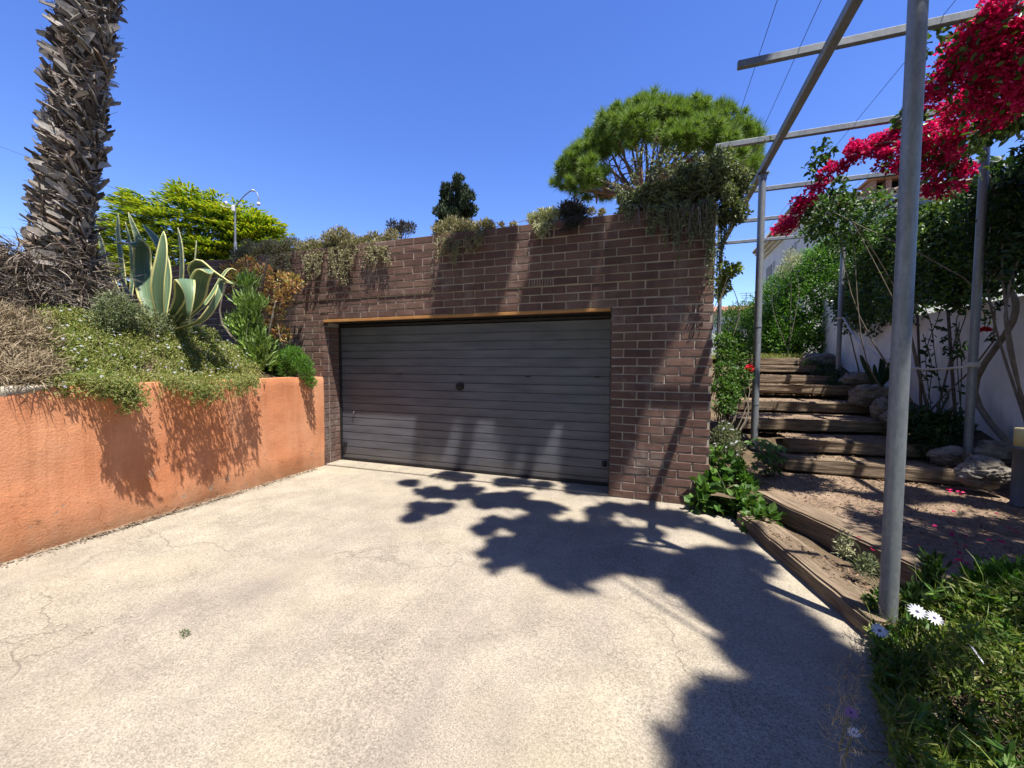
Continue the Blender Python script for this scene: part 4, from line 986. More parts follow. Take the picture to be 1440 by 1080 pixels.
def tiled_roof(mb, a, b, c, d, n, mi=0):
    """barrel tiles on the slope a-b (eave) to d-c (ridge)"""
    a, b, c, d = map(np.asarray, (a, b, c, d)); nn = unit(np.cross(b-a, d-a)); w_ = np.linalg.norm(b-a)/n
    for k in range(n):
        u = (k+.5)/n; p0 = a+(b-a)*u; p1 = d+(c-d)*u; mb.tube([p0, p0*.5+p1*.5, p1], w_*.42, 8, mi)
    mb.add([a-nn*.03, b-nn*.03, c-nn*.03, d-nn*.03], [(0, 1, 2, 3)], mi)
def houses():
    # white house: its long side looks towards us along the steps, the eave runs away from us
    far = atY(1074, 354, 26.); xh, ze = far[0], far[2]; yn = 19.1; yf = 26.; xe = xh+7.5
    t = thing('white_house', ((xh+xe)/2, 22.5, 1.7), 'white house with overhanging cream eaves and a brick chimney behind the hedge', 'house')
    mb = MB(); mb.box(((xh+xe)/2, (yn+yf)/2, (ze-.12+1.6)/2), (xe-xh, yf-yn, ze-.12-1.6)); mb.build('wall', 'plaster', t)
    mb = MB()
    for o_, z0, z1 in ((.10, -.42, -.27), (.22, -.27, -.13), (.36, -.13, .0)): mb.box(((xh+xe)/2, (yn+yf)/2, ze+(z0+z1)/2), (xe-xh+2*o_, yf-yn+2*o_, z1-z0-.003))
    mb.build('eave', 'cream', t)
    o_ = .44; a = np.array([xh-o_, yn-o_, ze+.07]); bb = np.array([xe+o_, yn-o_, ze+.07]); c = np.array([xe+o_, yf+o_, ze+.07]); d = np.array([xh-o_, yf+o_, ze+.07])
    r0 = np.array([xh+3.2, yn+3.4, ze+1.25]); r1 = np.array([xe-3.2, yn+3.5, ze+1.25]); mb = MB()
    for P4 in ((a, bb, r1, r0), (bb, c, r1+[0, .1, 0], r1), (c, d, r0+[0, .1, 0], r1+[0, .1, 0]), (d, a, r0, r0+[0, .1, 0])): tiled_roof(mb, *P4, 34)
    rf = mb.build('roof', 'oldtile', t)
    q = atY(1243, 272, yn+1.3); mb = MB(); zt = atY(1243, 257, yn+1.3)[2]; hw = .62
    mb.box((q[0], q[1], (ze+zt-.42)/2), (1.16, .95, zt-.42-ze), ch=.02)
    for x in (-.5, -.02, .5): mb.box((q[0]+x, q[1], zt-.21), (.17, .8, .414))
    mb.box((q[0], q[1]+.2, zt-.21), (1.1, .4, .40), mi=1); mb.box((q[0], q[1], zt+.05), (1.4, 1.15, .10), ch=.02); mb.prism([(q[0]-.5, q[1]-.4), (q[0]+.5, q[1]-.4), (q[0]+.5, q[1]+.4), (q[0]-.5, q[1]+.4)], zt+.101, zt+.2)  # black block fills the openings between the chimney piers
    mb.build('chimney', ['brickred', 'black'], rf)
    for yy in (24.3, 21.0):
        f = MB(); f.box((xh-.02, yy, ze-1.9), (.12, 1.3, 1.7), ch=.02); fr = f.build('window', 'plaster', t)
        f = MB(); f.box((xh-.06, yy, ze-1.9), (.08, 1.1, 1.5), ch=.01)
        for z in np.linspace(-.68, .68, 16): f.box((xh-.11, yy, ze-1.9+z), (.03, 1.0, .05))
        f.build('shutter', 'shutter', fr)
    # far orange roof in the gap
    Y2 = 38; q = atY(1044, 437, Y2); t = thing('distant_house', (q[0], Y2+3, 1.7), 'distant house with orange tile roof between wall and hedge', 'house')
    mb = MB(); mb.box((q[0], Y2+3.2, (q[2]+1.5)/2-.05), (5, 5.6, q[2]-1.5)); mb.build('wall', 'plaster', t)
    a = np.array([q[0]-2.8, Y2, q[2]]); rg = .72; mb = MB(); tiled_roof(mb, a, a+[5.6, 0, 0], a+[4.6, 3, rg], a+[1.0, 3, rg], 22); tiled_roof(mb, a+[5.6, 6.2, 0], a+[0, 6.2, 0], a+[1., 3.05, rg], a+[4.6, 3.05, rg], 22)
    tiled_roof(mb, a+[0, 6.2, 0], a, a+[1.0, 3, rg], a+[1.0, 3.05, rg], 20); tiled_roof(mb, a+[5.6, 0, 0], a+[5.6, 6.2, 0], a+[4.6, 3.05, rg], a+[4.6, 3, rg], 20)
    rf = mb.build('roof', 'tile', t)
    p = atY(1049, 424, Y2+1.5); mb = MB(); mb.tube([p-[0, 0, .6], p+[0, 0, .75]], .025, 6)
    for z, l in ((.7, .5), (.5, .4), (.3, .3)): mb.tube([p+[-l, 0, z], p+[l, 0, z]], .018, 5)
    mb.build('aerial', 'wire', rf)
houses()

# ================================================================== STEPS AND SLEEPERS
def sleeper(a, b, width, height, seed, top=True):
    """weathered timber from a to b (front top edge), running back by width; built along local x"""
    a, b = np.asarray(a, float), np.asarray(b, float); Ln = np.linalg.norm((b-a)[:2]); ex = unit((b-a)*[1, 1, 0]); ey = np.array([-ex[1], ex[0], 0])
    bm = bmesh.new(); bmesh.ops.create_cube(bm, size=1); bmesh.ops.scale(bm, verts=bm.verts, vec=(Ln, width, height))
    bmesh.ops.bevel(bm, geom=bm.edges[:], offset=.014, segments=2, affect='EDGES')
    n = max(6, int(Ln/.05))
    for i in range(1, n): bmesh.ops.bisect_plane(bm, geom=bm.verts[:]+bm.edges[:]+bm.faces[:], plane_co=(-Ln/2+Ln*i/n, 0, 0), plane_no=(1, 0, 0))
    for q in np.linspace(-width/2+.02, width/2-.02, 7): bmesh.ops.bisect_plane(bm, geom=bm.verts[:]+bm.edges[:]+bm.faces[:], plane_co=(0, q, 0), plane_no=(0, 1, 0))
    for q in np.linspace(-height/2+.02, height/2-.02, 5): bmesh.ops.bisect_plane(bm, geom=bm.verts[:]+bm.edges[:]+bm.faces[:], plane_co=(0, 0, q), plane_no=(0, 0, 1))
    for v in bm.verts:
        p = v.co; s = seed*7.3
        k = .010*mnoise.noise(Vector((p.x*1.6+s, p.y*22, p.z*22)))+.008*mnoise.noise(Vector((p.x*5+s, p.y*5, p.z*5)))
        nrm = Vector((0, p.y/width, p.z/height)); v.co += nrm*2*k
        if abs(p.x) > Ln/2-.03: v.co.x += .02*mnoise.noise(Vector((s, p.y*20, p.z*20)))
    bm.verts.index_update(); V = np.array([v.co[:] for v in bm.verts]); F = [tuple(v.index for v in f.verts) for f in bm.faces]; bm.free()
    o = MB(); o.add(V, F); o = o.build('timber_sleeper', 'sleeper', loc=(0, 0, 0))
    c = (a+b)/2+ey*width/2; o.location = (c[0], c[1], (a[2]+b[2])/2-height/2); o.rotation_euler = (0, -math.asin((b[2]-a[2])/np.linalg.norm(b-a)), math.atan2(ex[1], ex[0]))
    return o
ordn = ['lowest, widest timber step riser just above the earth landing', 'second timber step riser up from the landing', 'third timber step riser, behind the second and left of the post base', 'fourth timber step riser, crossed by sharp post and branch shadows',
        'fifth timber step riser, ending by the right-hand rock', 'sixth timber step riser, thin and mossy', 'seventh timber step riser, near eye level', 'topmost timber step riser at the edge of the dry grass']
for k, (x0, x1, y0, y1, z) in enumerate(ST):
    o = sleeper((x0, y0, z), (x1, y1, z), .17, .155, k); tag(o, ordn[k], 'step', 'timber steps of the garden stair')
o = sleeper((.755, 4.47, .115), (1.15, 2.80, .125), .23, .16, 21) if False else None
def edging(a, b, width, height, seed, label):
    # runs towards us, so the timber lies to its left-hand (garden) side
    o = sleeper(b, a, width, height, seed); return tag(o, label, 'sleeper', 'sleepers edging the driveway')
edging((.775, 4.46, .12), (1.165, 2.76, .12), -.235, .17, 21, 'cracked low sleeper lying along the edge of the driveway')
edging((.985, 4.75, .25), (1.765, 3.02, .25), -.245, .19, 22, 'thick upper sleeper holding the earth landing')
edging((.74, 5.18, .25), (.985, 4.83, .25), -.20, .10, 23, 'short thin sleeper beside the leafy plants at the wall corner')

def rock(c, r, sq, label, seed):
    r = r*.84
    bm = bmesh.new(); bmesh.ops.create_icosphere(bm, subdivisions=5, radius=1)
    for v in bm.verts:
        p = v.co.copy(); q = p+Vector((seed*3.1, seed, 0))
        k = 1+.36*mnoise.noise(q*1.1)+.16*(abs(mnoise.noise(Vector((q.x*1.3, q.y*1.3, q.z*4.5))))-.2)+.16*(1-abs(mnoise.noise(q*2.6)))-.10+.10*(1-2*abs(mnoise.noise(Vector((q.x*2, q.y*2, q.z*6)))))+.10*(1-2*abs(mnoise.noise(q*5.2+Vector((3, 1, 2)))))+.05*mnoise.noise(q*11)+.03*mnoise.noise(q*23)
        v.co = p*k
    bm.verts.index_update(); V = np.array([v.co[:] for v in bm.verts]); F = np.array([[v.index for v in f.verts] for f in bm.faces]); bm.free()
    mb = MB(); mb.add(V*np.asarray(sq)*r+np.asarray(c, float), F, 0, True); tag(mb.build('rock', 'rock'), label, 'rock', 'limestone rocks beside the steps')
def at_r(px, py, Y): return atY(px, py, Y)
rock(atY(1379, 664, 5.45), .19, (1.05, .9, .85), 'big furrowed limestone rock at the right foot of the steps', 3)
rock(atY(1335, 642, 6.0), .16, (1.2, .8, .75), 'pale pitted rock just left of the right pergola post', 5)
rock(atY(1396, 640, 6.15), .19, (1.2, .8, .95), 'shaded rock behind the right pergola post', 8)
rock(atY(1222, 556, 7.9), .21, (1.35, .9, .85), 'long pale rock at the end of the fourth step', 2)
rock(atY(1243, 578, 7.3), .17, (.9, .9, 1.1), 'upright rock below the long one, partly behind the front pole', 11)
rock(atY(1262, 590, 6.9), .17, (1.1, .9, 1.), 'rock just right of the front pole under the rope', 14)
rock(atY(1152, 506, 11.2), .27, (1.3, .9, .6), 'flat rock lying at the end of the topmost step', 17)
rock(atY(1205, 535, 9.0), .2, (1.3, .9, .8), 'dark rock beside the far post base', 19)

def bollard():
    b = atZ(1432, 712, .243); t = thing('garden_light', b, 'grey garden bollard light with a yellowed lens at the right edge', 'garden light')
    r = .055; zt = float(atY(1432, 632, b[1])[2])-b[2]; z2 = float(atY(1432, 602, b[1])[2])-b[2]
    mb = MB(); mb.lathe([(0, 0), (r*1.25, 0), (r*1.25, .02), (r, .03), (r, zt), (r*1.18, zt+.004), (r*1.18, zt+.03), (0, zt+.03)], b, 24); mb.build('post', 'plastic_grey', t)
    mb = MB(); mb.lathe([(0, zt+.03), (r*1.0, zt+.03), (r*1.0, z2-.005), (r*.9, z2), (0, z2)], b, 24); mb.build('lens', 'diffuser', t)
bollard()

# ================================================================== BOUGAINVILLEA
def bougainvillea():
    base = np.array([3.72, 5.2, .24]); t = thing('bougainvillea', base, 'crimson flowering bougainvillea trained over the right of the pergola', 'climber')
    S = []
    for px, py, Y, r in ((1096, 324, 6.3, .09), (1102, 318, 6.3, .11), (1112, 306, 6.25, .13), (1124, 290, 6.2, .12), (1136, 280, 6.1, .10), (1148, 266, 6.1, .11), (1160, 252, 6.0, .12), (1172, 240, 6.0, .10), (1184, 224, 5.9, .12), (1196, 212, 5.9, .12), (1212, 212, 5.8, .13),
                        (1228, 208, 5.8, .13), (1243, 200, 5.7, .14), (1258, 185, 5.6, .11), (1266, 176, 5.6, .06), (1262, 205, 5.6, .17), (1250, 228, 5.6, .12), (1262, 238, 5.5, .10), (1280, 222, 5.5, .18), (1296, 205, 5.4, .17), (1312, 192, 5.2, .18),
                        (1330, 205, 5.2, .17), (1345, 195, 5.1, .14), (1310, 232, 5.4, .16), (1330, 245, 5.4, .17), (1350, 240, 5.4, .15), (1368, 238, 5.4, .10), (1310, 262, 5.4, .12), (1325, 268, 5.4, .09), (1345, 262, 5.4, .10),
                        (1330, 175, 5.0, .17), (1318, 110, 4.6, .10), (1312, 122, 4.6, .09), (1330, 98, 4.6, .14), (1345, 120, 4.6, .18), (1360, 150, 4.7, .17), (1375, 128, 4.5, .18), (1390, 165, 4.7, .12), (1345, 75, 4.4, .12), (1370, 95, 4.4, .2), (1360, 55, 4.3, .13), (1385, 60, 4.3, .2), (1400, 35, 4.2, .2),
                        (1400, 110, 4.4, .2), (1420, 80, 4.3, .2), (1430, 130, 4.5, .18), (1425, 40, 4.2, .22), (1440, 20, 4.2, .22), (1450, 90, 4.3, .22), (1470, 60, 4.2, .28), (1470, 130, 4.4, .22), (1410, 150, 4.6, .12), (1390, 18, 4.1, .14), (1375, 28, 4.15, .10)):
        S.append((atY(px, py, Y), r*.95))
    C = np.array([c for c, r in S]); Rr = np.array([r for c, r in S])
    # the part over our heads
    C2 = np.array([(rng.uniform(3.0, 4.4), rng.uniform(1.2, 3.5), 4.32+.25*rng.random()) for _ in range(60)]); R2 = rng.uniform(.2, .34, 60)
    Cs, Rs = split(C, Rr, 5, .42, 1.05)
    mb = MB(); foliage(mb, Cs, Rs, 22000, BRACT, .035, .031, out=.8, up=.2, rnd=.7, shell=.35)
    foliage(mb, C2, R2, 9000, BRACT, .05, .045, out=.8, up=.1, rnd=.8, shell=.3); mb.build('blossom', 'l_bract', t)
    mb = MB()
    Cl = np.array([atY(px, py, Y) for px, py, Y in ((1130, 300, 6.3), (1180, 262, 6.2), (1195, 285, 6.3), (1150, 320, 6.4), (1290, 190, 5.4), (1285, 160, 4.9), (1340, 218, 5.3), (1365, 205, 5.2), (1385, 190, 4.9), (1400, 175, 4.8), (1415, 170, 4.7), (1425, 175, 4.8), (1438, 165, 4.7), (1150, 225, 6.1), (1148, 240, 6.1), (1160, 212, 6.1), (1305, 60, 4.3))])
    foliage(mb, Cl, np.full(len(Cl), .12), 900, OVAL, .075, .042, out=.5, up=-.2, rnd=.8, shell=.2)
    foliage(mb, C2, R2*1.3, 5000, OVAL, .08, .045, out=.6, up=0, rnd=.8, shell=.2)
    foliage(mb, C[16:], Rr[16:]*1.05, 800, OVAL, .055, .032, out=.6, up=0, rnd=.8, shell=.7); mb.build('foliage', 'l_ivy', t)
    mb = MB()
    mb.tube(curve([base+[0, 0, -.1], atX(1372, 560, 3.75), atX(1425, 450, 3.75), atX(1420, 405, 3.72), atX(1402, 380, 3.7), atX(1408, 300, 3.65), atX(1385, 230, 3.5), atX(1395, 190, 3.4)], 40), np.linspace(.034, .018, 40), 9)
    e0 = atX(1395, 190, 3.4); EE = lambda q: e0 if q is None else atY(*q)
    for a, b_ in ((None, (1300, 210, 5.3)), (None, (1345, 110, 4.6)), (None, (1440, 60, 4.3)), ((1300, 210, 5.3), (1200, 220, 5.9)), ((1200, 220, 5.9), (1100, 322, 6.3)), ((1300, 210, 5.3), (1340, 262, 5.4))):
        p = EE(a); q = EE(b_); mb.tube(curve([p, (p+q)/2+[0, 0, .12], q], 10), np.linspace(.012, .005, 10), 6)
    mb.tube(curve([atY(1150, 236, 6.1), atY(1152, 250, 6.1), atY(1150, 268, 6.15)], 6), .003, 4)
    mb.build('stem', 'stem', t)
bougainvillea()

# ================================================================== VINES AND HEDGES ON THE RIGHT
def hedges():
    def pm(lst): return np.array([atY(a, b, y) for a, b, y in lst])
    C = pm([(1082, 430, 13), (1100, 410, 13), (1120, 392, 13), (1140, 378, 13), (1160, 368, 13), (1180, 356, 13), (1195, 345, 13), (1100, 450, 12.8), (1130, 430, 12.7), (1160, 410, 12.6), (1185, 395, 12.6), (1085, 470, 12.8), (1115, 475, 12.6), (1150, 460, 12.5), (1180, 445, 12.5), (1200, 420, 12.6), (1200, 470, 12.6), (1140, 484, 12.5), (1175, 484, 12.5), (1072, 452, 13.2), (1075, 485, 13), (1210, 375, 12.9), (1225, 400, 12.9), (1100, 485, 12.6)])
    bush('hedge', C, np.full(len(C), .50), 42000, LEAF, .085, .032, 'l_bright', 'dense bright green hedge at the top of the steps', 'hedge', stems=0, base=atY(1140, 500, 12.8)*[1, 1, 0]+[0, 0, 1.72], out=.6, up=.1, rnd=.6, shell=.5, smax=.03)
    C = pm([(1020, 450, 14), (1035, 445, 14), (1048, 440, 14), (1058, 448, 14.2), (1025, 470, 13.8), (1045, 468, 13.8), (1058, 476, 13.6), (1018, 482, 13.6), (1040, 486, 13.5)])
    bush('hedge_shrub', C, np.full(len(C), .36), 6500, LEAF, .08, .028, 'l_green', 'small light green shrub in the gap beside the brick wall', 'shrub', stems=6, base=(atY(1040, 490, 14)*[1, 1, 0]+[0, 0, 1.72]), out=.6, up=.2, smax=.02)
    C = pm([(1108, 372, 12.2), (1118, 366, 12.2), (1100, 382, 12.2), (1112, 360, 12.2)])
    bush('feathery_shrub', C, np.full(len(C), .16), 700, STRAP, .10, .008, 'l_pale', 'pale feathery shrub rising before the white house wall', 'shrub', stems=3, base=(atY(1110, 400, 12.2)*[1, 1, 0]+[0, 0, 1.8]), out=.5, up=.7)
    # variegated sprig by the far corner of the garage
    C = pm([(1015, 395, 6.6), (1022, 388, 6.6), (1030, 380, 6.5), (1020, 405, 6.6), (1012, 412, 6.6), (1036, 378, 6.5), (1018, 376, 6.6)])
    bush('yellow_sprig', C, np.full(len(C), .07), 900, OVAL, .05, .026, 'l_lime', 'yellowish leafy sprig leaning out past the garage corner', 'climber', stems=7, base=(.72, 6.5, 1.1), out=.7, up=.1, rnd=.6, shell=.2)
    # the climber mass on the white wall: middle (lit, mixed) and right (dark)
    def mass(n, box, label, leaves, mat, r=.3):

        C = []
        for k in range(n):
            px, py, X = box(k); C.append(atX(px, py, X))
        C = np.array(C); o = bush('wall_climber', C, np.full(n, r), leaves, OVAL, .075, .042, mat, label, 'climber', stems=4, base=(3.85, C[:, 1].mean(), .7), out=.6, up=-.05, rnd=.7, shell=.35, smax=.016, group='climbers over the white boundary wall')
        return o
    topm = lambda px: np.interp(px, [1180, 1200, 1240, 1280, 1320, 1370, 1400, 1440, 1500], [330, 318, 305, 290, 280, 262, 235, 205, 180])
    botm = lambda px: np.interp(px, [1180, 1215, 1240, 1290, 1340, 1370, 1400, 1420, 1440, 1500], [470, 470, 455, 440, 432, 440, 425, 412, 400, 390])
    def b1(k):
        px = rng.uniform(1186, 1292); v = rng.random(); return px, topm(px)+14+(botm(px)-topm(px)-26)*v, 3.72+.25*rng.random()+.5*(1-v)*rng.random()
    def b2(k):
        px = rng.uniform(1298, 1385); v = rng.random(); return px, topm(px)+16+(botm(px)-topm(px)-34)*v, 3.72+.25*rng.random()+.4*(1-v)*rng.random()
    def b3(k):
        px = rng.uniform(1392, 1520); v = rng.random(); return px, topm(px)+20+(botm(px)-topm(px)-44)*v, 3.66+.25*rng.random()
    mass(75, b1, 'woody mixed climber between the far post and the thick front pole', 17000, 'l_ivy', .30)
    mass(50, b2, 'dense green climber between the front pole and the right post', 15000, 'l_ivy', .25)
    mass(40, b3, 'dark shaded climber right of the right-hand pergola post', 12000, 'l_dark', .24)
    # a sunlit loose shoot above
    C = pm([(1150, 290, 6.4), (1175, 280, 6.5), (1190, 300, 6.6), (1175, 318, 6.7), (1200, 320, 6.8), (1155, 312, 6.6), (1215, 300, 6.8), (1232, 282, 6.6), (1140, 325, 6.8), (1165, 335, 7), (1195, 345, 7), (1220, 335, 7)])
    bush('climbing_rose', C, np.full(len(C), .16), 2300, OVAL, .055, .03, 'l_green', 'loose sunlit climbing rose under the crimson blossom', 'climber', stems=5, base=(3.6, 7.3, .8), out=.6, up=0, rnd=.7, shell=.2, smax=.012)
    # bamboo canes and rose stems against the white wall, with a red bloom
    t = thing('trained_rose', (3.75, 6.9, .5), 'leggy rose trained on canes in front of the white wall', 'rose')
    mb = MB()
    for a, b_, r in (((1296, 590), (1290, 440), .016), ((1345, 610), (1333, 436), .018)): mb.tube(curve([atX(*a, 3.7), atX((a[0]+b_[0])/2, (a[1]+b_[1])/2, 3.72), atX(*b_, 3.75)], 8), r, 7)
    mb.build('cane', 'bark', t)
    mb = MB(); mf = MB()
    for pts in ([(1310, 580), (1302, 500), (1318, 450), (1326, 425)], [(1330, 590), (1316, 510), (1310, 460), (1300, 430)], [(1350, 590), (1352, 500), (1345, 450), (1362, 430)], [(1352, 590), (1346, 490), (1358, 440), (1342, 425)], [(1388, 460), (1400, 435), (1415, 425)], [(1385, 462), (1384, 440), (1376, 430)], [(1300, 590), (1310, 520), (1298, 470)]):
        p = curve([atX(x, y, 3.74+.05*rng.random()) for x, y in pts], 18); mb.tube(p, .006, 5); q = p[rng.integers(0, 18, 16)]; mf.stamp(OVAL, q, rdir(16)+[-.3, 0, -.2], rdir(16)+[0, 0, 1], .075, .04)
    for px, py in ((1350, 495), (1356, 485), (1345, 500), (1392, 475), (1330, 493), (1300, 495), (1313, 520), (1330, 475), (1322, 462), (1300, 530), (1325, 545)):
        mf.stamp(OVAL, np.tile(atX(px, py, 3.72), (9, 1))+.03*rdir(9), rdir(9)+[0, 0, -.2], rdir(9)+[0, 0, .8], .085, .045)
    mb.build('stem', 'greenstem', t); mf.build('foliage', 'l_dark', t)
    q = atX(1385, 466, 3.68); mb = MB(); d = rdir(30); d[:, 2] = np.abs(d[:, 2])*.6+.1; mb.stamp(BRACT, q+d*.015, d, rdir(30), .055, .05); mb.build('bloom', 'l_rose', t)
    # ferny dark shrub at the foot
    C = pm([(1290, 590, 6.5), (1310, 600, 6.4), (1330, 595, 6.4), (1285, 615, 6.3), (1305, 620, 6.2), (1325, 615, 6.3), (1345, 600, 6.5), (1275, 600, 6.5)])
    bush('shade_shrub', C, np.full(len(C), .15), 1500, OVAL, .07, .035, 'l_dark', 'dark leafy shrub on the bank between front pole and right post', 'shrub', stems=8, base=(atY(1308, 635, 6.3)), out=.6, up=.1, rnd=.6, shell=.3)
    C = pm([(1160, 520, 10.2), (1175, 530, 9.6), (1150, 530, 9.8), (1170, 545, 9.0), (1140, 515, 10.8)])
    bush('bank_plant', C, np.full(len(C), .14), 1500, LEAF, .06, .022, 'l_dark', 'low dark plant growing over the right ends of the upper steps', 'plant', stems=5, base=(3.1, 9.6, 1.2), smax=.006)
    # aloe in the shade
    b = atY(1237, 545, 8.6); t = thing('aloe_plant', b, 'dark spiky aloe against the white wall by the rocks', 'aloe')
    for k in range(13):
        a = rng.random()*6.28; l = .35+.2*rng.random(); o = np.array([math.cos(a), math.sin(a), 0]); mb = MB(); uvs = []
        agave_leaf(mb, uvs, [b, b+o*l*.25+[0, 0, l*.4], b+o*l*.42+[0, 0, l*.8], b+o*l*.5+[0, 0, l*1.05]], .06, .1)
        q = mb.build('leaf', 'l_dark', t); sm = q.modifiers.new('thick', 'SOLIDIFY'); sm.thickness = .014
hedges()

# ================================================================== PLANTS AT THE WALL CORNER
def corner_plants():
    def pm(lst): return np.array([atY(a, b, y) for a, b, y in lst])
    C = pm([(1020, 500, 6.3), (1032, 490, 6.4), (1018, 520, 6.1), (1038, 510, 6.3), (1025, 540, 6.0), (1015, 545, 5.9), (1045, 495, 6.5), (1030, 478, 6.5), (1018, 480, 6.4), (1042, 530, 6.1), (1030, 555, 5.9), (1020, 570, 5.8)])
    t = bush('rose_bush', C, np.full(len(C), .13), 3600, OVAL, .045, .026, 'l_green', 'leafy rose bush at the garage corner with one red bloom', 'rose', stems=16, base=(.85, 6.0, .4), out=.6, up=.1, rnd=.7, shell=.3, smax=.009)
    q = atY(1054, 518, 6.1); mb = MB(); d = rdir(34); mb.stamp(BRACT, q+d*.012, d+[0, -.3, 0], rdir(34), .05, .045); mb.build('bloom', 'l_rose', t)
    # big heart-leaved creeper
    C = pm([(1003, 660, 5.0), (1010, 640, 5.15), (1000, 680, 4.9), (1012, 675, 4.95), (990, 695, 4.75), (1002, 705, 4.72), (1016, 700, 4.8), (1020, 715, 4.75), (985, 710, 4.68), (1018, 655, 5.1)])
    bush('heart_leaf_plant', C, np.full(len(C), .10), 330, OVAL, .12, .085, 'l_green', 'big glossy heart-leaved plant climbing the foot of the brick wall', 'plant', stems=14, stem_mat='greenstem', base=(.66, 4.72, .08), out=.8, up=-.1, rnd=.5, shell=.4, smax=.006)
    C = pm([(1040, 705, 4.6), (1055, 715, 4.5), (1070, 722, 4.4), (1048, 695, 4.7), (1080, 728, 4.3), (1062, 735, 4.3)])
    bush('heart_leaf_plant', C, np.full(len(C), .075), 260, OVAL, .085, .06, 'l_green', 'low heart-leaved plant sprawling between the two sleepers', 'plant', stems=10, stem_mat='greenstem', base=(1.0, 4.5, .1), out=.8, up=.2, rnd=.5, shell=.3, smax=.005)
    C = pm([(1012, 615, 5.5), (1020, 605, 5.5), (1030, 615, 5.45), (1020, 628, 5.4), (1035, 632, 5.35), (1028, 645, 5.3), (1010, 635, 5.4)])
    bush('white_flowering_weed', C, np.full(len(C), .10), 2600, LEAF, .035, .012, 'l_olive', 'feathery weed with tiny white flowers beside the brick wall', 'weed', stems=10, stem_mat='greenstem', base=(.95, 5.45, .25), out=.5, up=.6, rnd=.6, shell=.3, extra=ext_white(26, .016, (.2, -.8, .5)), smax=.005)
    C = pm([(1035, 665, 5.1), (1048, 672, 5.0), (1055, 680, 4.95), (1040, 655, 5.2)])
    bush('lime_weed', C, np.full(len(C), .07), 900, OVAL, .035, .022, 'l_bright', 'small lime green weed between heart leaves and palmate leaves', 'weed', stems=6, stem_mat='greenstem', base=(1.15, 5.05, .24), out=.6, up=.5, rnd=.6, shell=.2, smax=.004)
    # palmate leaved plant round the post
    b = np.array([1.36, 5.55, .25]); t = thing('palmate_leaf_plant', b, 'plant with large palmate leaves at the foot of the slim post', 'plant')
    mf, ms = MB(), MB()
    for px, py, r in ((1080, 625, .17), (1070, 618, .15), (1095, 628, .14), (1085, 640, .13), (1078, 650, .11), (1090, 660, .12), (1068, 640, .12), (1073, 662, .13), (1083, 668, .12), (1055, 622, .10), (1098, 645, .1), (1062, 655, .1)):
        c = atY(px, py, 5.5-.3*rng.random()); nrm = unit(np.array([.1, -.5, .9])+.35*rng.normal(size=3)); a = unit(np.cross(nrm, [0, 1., 0])); bb = np.cross(nrm, a)
        an = np.linspace(-2.1, 2.1, 7)+1.57+rng.normal()*.5; D = np.cos(an)[:, None]*a+np.sin(an)[:, None]*bb
        mf.stamp(LEAF, np.tile(c, (7, 1)), D-nrm*.12, np.tile(nrm, (7, 1)), r*(1-.35*np.abs(np.linspace(-1, 1, 7))), r*.42)
        ms.tube(curve([b+rng.normal(size=3)*[.05, .05, 0], (b+c)/2+[0, 0, .05], c], 7), .005, 5)
    mf.build('foliage', 'l_green', t); ms.build('stem', 'greenstem', t)
    q = atY(1048, 590, 5.7)
    C = pm([(1045, 549, 7.4), (1050, 545, 7.4)]); bush('young_weed', C, np.full(2, .06), 60, OVAL, .08, .04, 'l_green', 'young weed with a few leaves on the fourth step', 'weed', stems=3, stem_mat='greenstem', base=atY(1047, 560, 7.4), smax=.004)
    # little weeds by the sleepers and in the drive
    for nm, pts, Y, bz, lab, mat, n in (('dry_weed', ((1184, 765), (1187, 755), (1183, 775), (1190, 772)), 3.55, (1.40, 3.5, .1), 'spindly grey weed between the two sleepers', 'l_pale', 260), ('dry_weed', ((1212, 795), (1220, 790), (1226, 800), (1215, 802)), 3.25, (1.42, 3.2, .1), 'low tufted weed at the base of the front pole', 'l_olive', 300)):
        C = np.array([atY(a, b, Y) for a, b in pts]); bush(nm, C, np.full(len(C), .045), n, LEAF, .030, .009, mat, lab, 'weed', stems=6, stem_mat='greenstem', base=bz, out=.5, up=.6, smax=.003)
    q = atZ(260, 893, .01); bush('crack_weed', q+[0, 0, .008], np.array([.022]), 70, LEAF, .016, .006, 'l_olive', 'tiny weed sprouting from a crack in the concrete', 'weed', out=.7, up=.6, shell=.2, base=q)
    q = atZ(125, 890, .01); bush('crack_weed', q+[0, 0, .006], np.array([.010]), 12, LEAF, .018, .004, 'l_dry', 'dry bit of stalk lying on the concrete at left', 'weed', out=.9, up=.1, shell=.2, base=q)
corner_plants()

